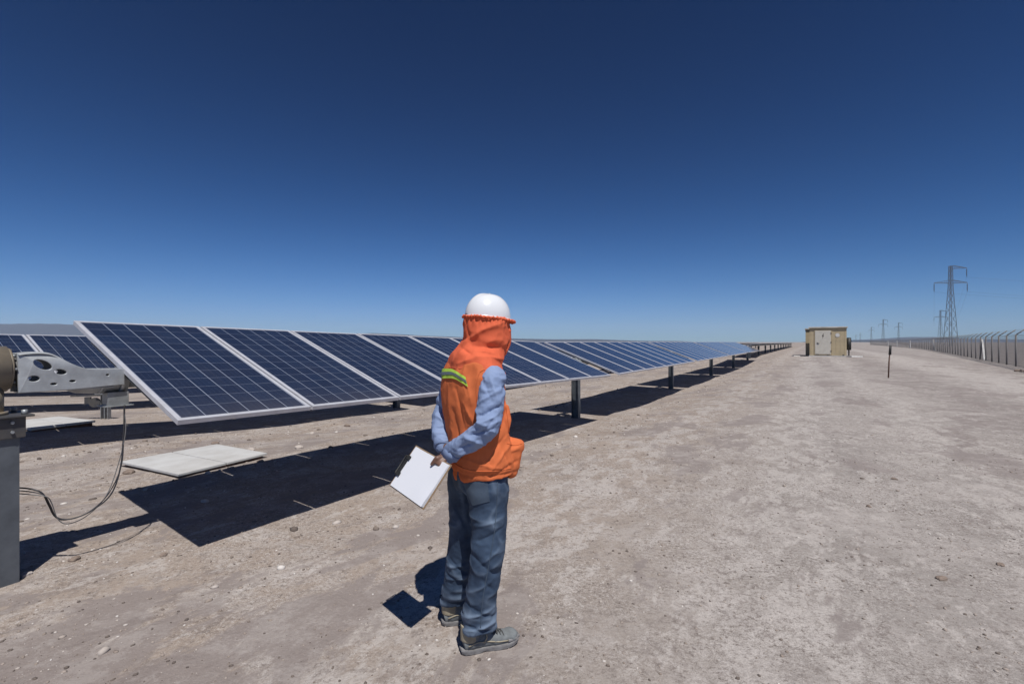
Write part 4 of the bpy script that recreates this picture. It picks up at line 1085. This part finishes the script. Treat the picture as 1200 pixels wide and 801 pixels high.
# --- clipboard in the right hand
CBR = CB_C.copy()
cbm = Matrix((CB_W, CB_L, CB_N)).transposed()
cbr = empty('clipboard', CB_C, 0, 'brown clipboard with white sheets of paper, held behind the back of the worker', 'clipboard')
def cb_part(name, mb, m_, bev=0):
    me_ = mb.mesh(name, None, bev)
    for v in me_.vertices: v.co = cbm @ v.co
    me_.materials.append(m_); return link(name, me_, None, cbr)
a = MB(); a.box((0, 0, -.0055), (bw+.010, bl+.008, .003)); cb_part('board', a, M['board'], .001)
a = MB(); nx_, ny_ = 16, 12; v = []; f = []
for lay in range(5):
    o0 = len(a.v); v = []; f = []
    for i in range(nx_+1):
        for k in range(ny_+1):
            x = -bw/2+.004+(bw-.008-.002*lay)*i/nx_; y = -bl/2+.002+(bl-.006)*k/ny_
            c_ = sm(i/nx_, .5, 1.0)*sm(k/ny_, .45, 1.0)
            v.append((x+.0012*lay, y+.0008*lay, -.0035+.0013*lay+.006*float(c_)*(lay/4)+.0007*math.sin(6*x/bw+lay)))
    for i in range(nx_):
        for k in range(ny_): q = i*(ny_+1)+k; f.append((q, q+ny_+1, q+ny_+2, q+1))
    a.add(v, f, True)
cb_part('paper', a, M['paper'])
a = MB(); a.box((-bw/2+.010, 0, .004), (.020, .110, .006)); a.tube([(-bw/2+.004, -.05, .007), (-bw/2-.004, -.05, .012), (-bw/2-.004, .05, .012), (-bw/2+.004, .05, .007)], .004, 8)
a.box((-bw/2+.016, -.046, .009), (.03, .022, .004)); a.box((-bw/2+.016, .046, .009), (.03, .022, .004)); cb_part('clip', a, M['black'])

#PERSON_END

# ------------------------------------------------------------------ loose stones
def ico():
    bm = bmesh.new(); bmesh.ops.create_icosphere(bm, subdivisions=1, radius=1)
    v = np.array([x.co[:] for x in bm.verts]); f = np.array([[w.index for w in q.verts] for q in bm.faces]); bm.free(); return v, f
IV, IF = ico()
def stone_field(name, n, xfun, smin, smax, mt, flat=.6):
    xy = xfun(n); n = len(xy)
    sz_ = smin*(smax/smin)**(rng.rand(n)**2.6)
    z = H(xy[:, 0], xy[:, 1])
    ang = rng.rand(n)*6.283; nv = len(IV)
    sc = np.stack([sz_*(.8+.5*rng.rand(n)), sz_*(.6+.4*rng.rand(n)), sz_*flat*(.6+.6*rng.rand(n))], 1)
    P = IV[None]*(1+.35*(rng.rand(n, nv, 1)-.5))*sc[:, None]
    c, s = np.cos(ang)[:, None], np.sin(ang)[:, None]
    X = P[..., 0]*c-P[..., 1]*s+xy[:, None, 0]; Y = P[..., 0]*s+P[..., 1]*c+xy[:, None, 1]; Z = P[..., 2]+z[:, None]+sc[:, None, 2]*.25
    V = np.stack([X, Y, Z], 2).reshape(-1, 3); F = (IF[None]+(np.arange(n)*nv)[:, None, None]).reshape(-1, 3)
    me = bpy.data.meshes.new(name); me.vertices.add(len(V)); me.vertices.foreach_set('co', V.ravel())
    me.loops.add(F.size); me.loops.foreach_set('vertex_index', F.ravel()); me.polygons.add(len(F))
    me.polygons.foreach_set('loop_start', np.arange(0, F.size, 3)); me.polygons.foreach_set('loop_total', np.full(len(F), 3)); me.update()
    return link(name, me, mt)
def stone_material():
    m = bpy.data.materials.new('stone'); m.use_nodes = True; N = m.node_tree.nodes; L = m.node_tree.links
    b = N['Principled BSDF']; b.inputs['Roughness'].default_value = .9
    g = N.new('ShaderNodeNewGeometry'); r = N.new('ShaderNodeValToRGB'); L.new(g.outputs['Random Per Island'], r.inputs[0])
    e = r.color_ramp.elements; e[0].position = 0; e[0].color = (.10, .08, .07, 1); e[1].position = 1; e[1].color = (.62, .58, .54, 1)
    for p, c in ((.22, (.15, .12, .10, 1)), (.4, (.27, .22, .185, 1)), (.75, (.34, .285, .245, 1)), (.9, (.46, .41, .37, 1))):
        q = e.new(p); q.color = c
    L.new(r.outputs[0], b.inputs['Base Color']); return m
M['stone'] = stone_material()
def near_xy(n):
    y = 1.2+(rng.rand(n)**1.7)*8; x = (rng.rand(n)*2-1)*(1.25*y+.3)
    t = fbm(x*.8, y*.8, 0, 3, 77); k = rng.rand(n) < np.clip(.45+1.3*t, .06, 1); return np.stack([x, y], 1)[k]
def mid_xy(n):
    y = 5+(rng.rand(n)**1.5)*40; x = (rng.rand(n)*2-1)*(1.2*y)
    t = fbm(x*.4, y*.4, 0, 3, 79); k = rng.rand(n) < np.clip(.4+1.5*t, .05, 1); return np.stack([x, y], 1)[k]
def edge_xy(n):          # rubble ridges along the edges of the panel rows
    t = rng.rand(n)*48-3; s = rng.choice([3.15, 8.4, 8.9, 6.0], n)+rng.randn(n)*.28
    x = DX*(t+1.567)+NX*s; y = DY*(t+1.567)+NY*s; k = (y > 2.2) & (rng.rand(n) < 12/(6+y)); return np.stack([x, y], 1)[k]
tag(stone_field('gravel', 42000, near_xy, .0018, .012, M['stone']), 'fine loose gravel and grit scattered over the near dusty ground', 'gravel', kind='stuff')
tag(stone_field('pebbles', 9000, mid_xy, .006, .024, M['stone']), 'small pebbles scattered over the farther dusty ground', 'pebbles', kind='stuff')
tag(stone_field('rubble', 5200, edge_xy, .008, .042, M['stone']), 'broken rubble along the edges of the solar rows', 'rubble', kind='stuff')
M['rock_pale'] = mat('rock_pale', (.50, .45, .41), .9, noise=(20, .35, .7), col2=(.38, .33, .30), bump=(40, .5, .01))
M['rock_brown'] = mat('rock_brown', (.24, .185, .15), .9, noise=(20, .35, .7), col2=(.15, .115, .095), bump=(40, .5, .01))
def rock(px_, py_, w, col, label):
    x, y = ground_at(px_, py_); r = w/2/FPX*y
    bm = bmesh.new(); bmesh.ops.create_icosphere(bm, subdivisions=3, radius=1)
    sd = random.randint(0, 999); co = np.array([v.co[:] for v in bm.verts])
    n_ = fbm(co[:, 0]*1.1+sd, co[:, 1]*1.1, co[:, 2]*1.1, 3, sd)
    for v, k in zip(bm.verts, n_): v.co = Vector((v.co.x*r*(1+.45*k), v.co.y*r*.75*(1+.45*k), max(v.co.z, -.5)*r*.5*(1+.5*k)))
    me_ = bpy.data.meshes.new('rock'); bm.to_mesh(me_); bm.free()
    o = link('rock', me_, M['rock_'+col]); o.location = (x, y, HZ(x, y)+r*.12); o.rotation_euler = (0, 0, random.random()*6)
    tag(o, label, 'rock', 'loose rocks on the ground')
for r_ in ((151, 556, 15, 'brown', 'brown rock lying just left of the near concrete slab'), (170, 575, 7, 'pale', 'small white rock below the left corner of the near concrete slab'),
           (244, 556, 8, 'pale', 'small white rock below the front edge of the near concrete slab'), (252, 514, 9, 'brown', 'dark flat rock beyond the far corner of the near concrete slab'),
           (294, 525.5, 10, 'pale', 'pale flat rock at the right end of the near concrete slab'), (350, 525, 12, 'pale', 'pale flat rock on open soil between the concrete slab and the worker'),
           (305, 541.5, 9, 'brown', 'brown rock just right of the near concrete slab, beside the panel shadow'), (88, 657, 12, 'brown', 'flat brown rock in front of the drive post shadow at left'),
           (192, 651, 9, 'brown', 'small brown rock near the front tip of the panel shadow'), (240, 588, 9, 'pale', 'small rock inside the near left part of the panel shadow'),
           (298, 612, 6, 'brown', 'dark pebble inside the panel shadow near its front edge'), (30, 676, 13, 'pale', 'pale rock touching the foot of the drive post'), (16, 680, 15, 'brown', 'brown rock at the front foot of the drive post'),
           (407, 487, 8, 'brown', 'dark rock by the edge of the second row shadow'), (366, 496, 7, 'pale', 'pale rock by the second row shadow, left of the dark one'),
           (1018, 594, 6, 'brown', 'dark rock on the open track right of centre'), (1103, 679, 12, 'brown', 'dark flat rock in the right foreground'), (1172, 661, 9, 'brown', 'dark rock at the right edge of the foreground'),
           (1048, 562, 7, 'brown', 'small dark rock on the track at mid right'), (1194, 435, 10, 'brown', 'dark rock at the foot of the fence at the right edge')):
    rock(*r_)
# thin straws and twigs lying in the shadow
M['straw'] = mat('straw', (.30, .25, .20), .8)
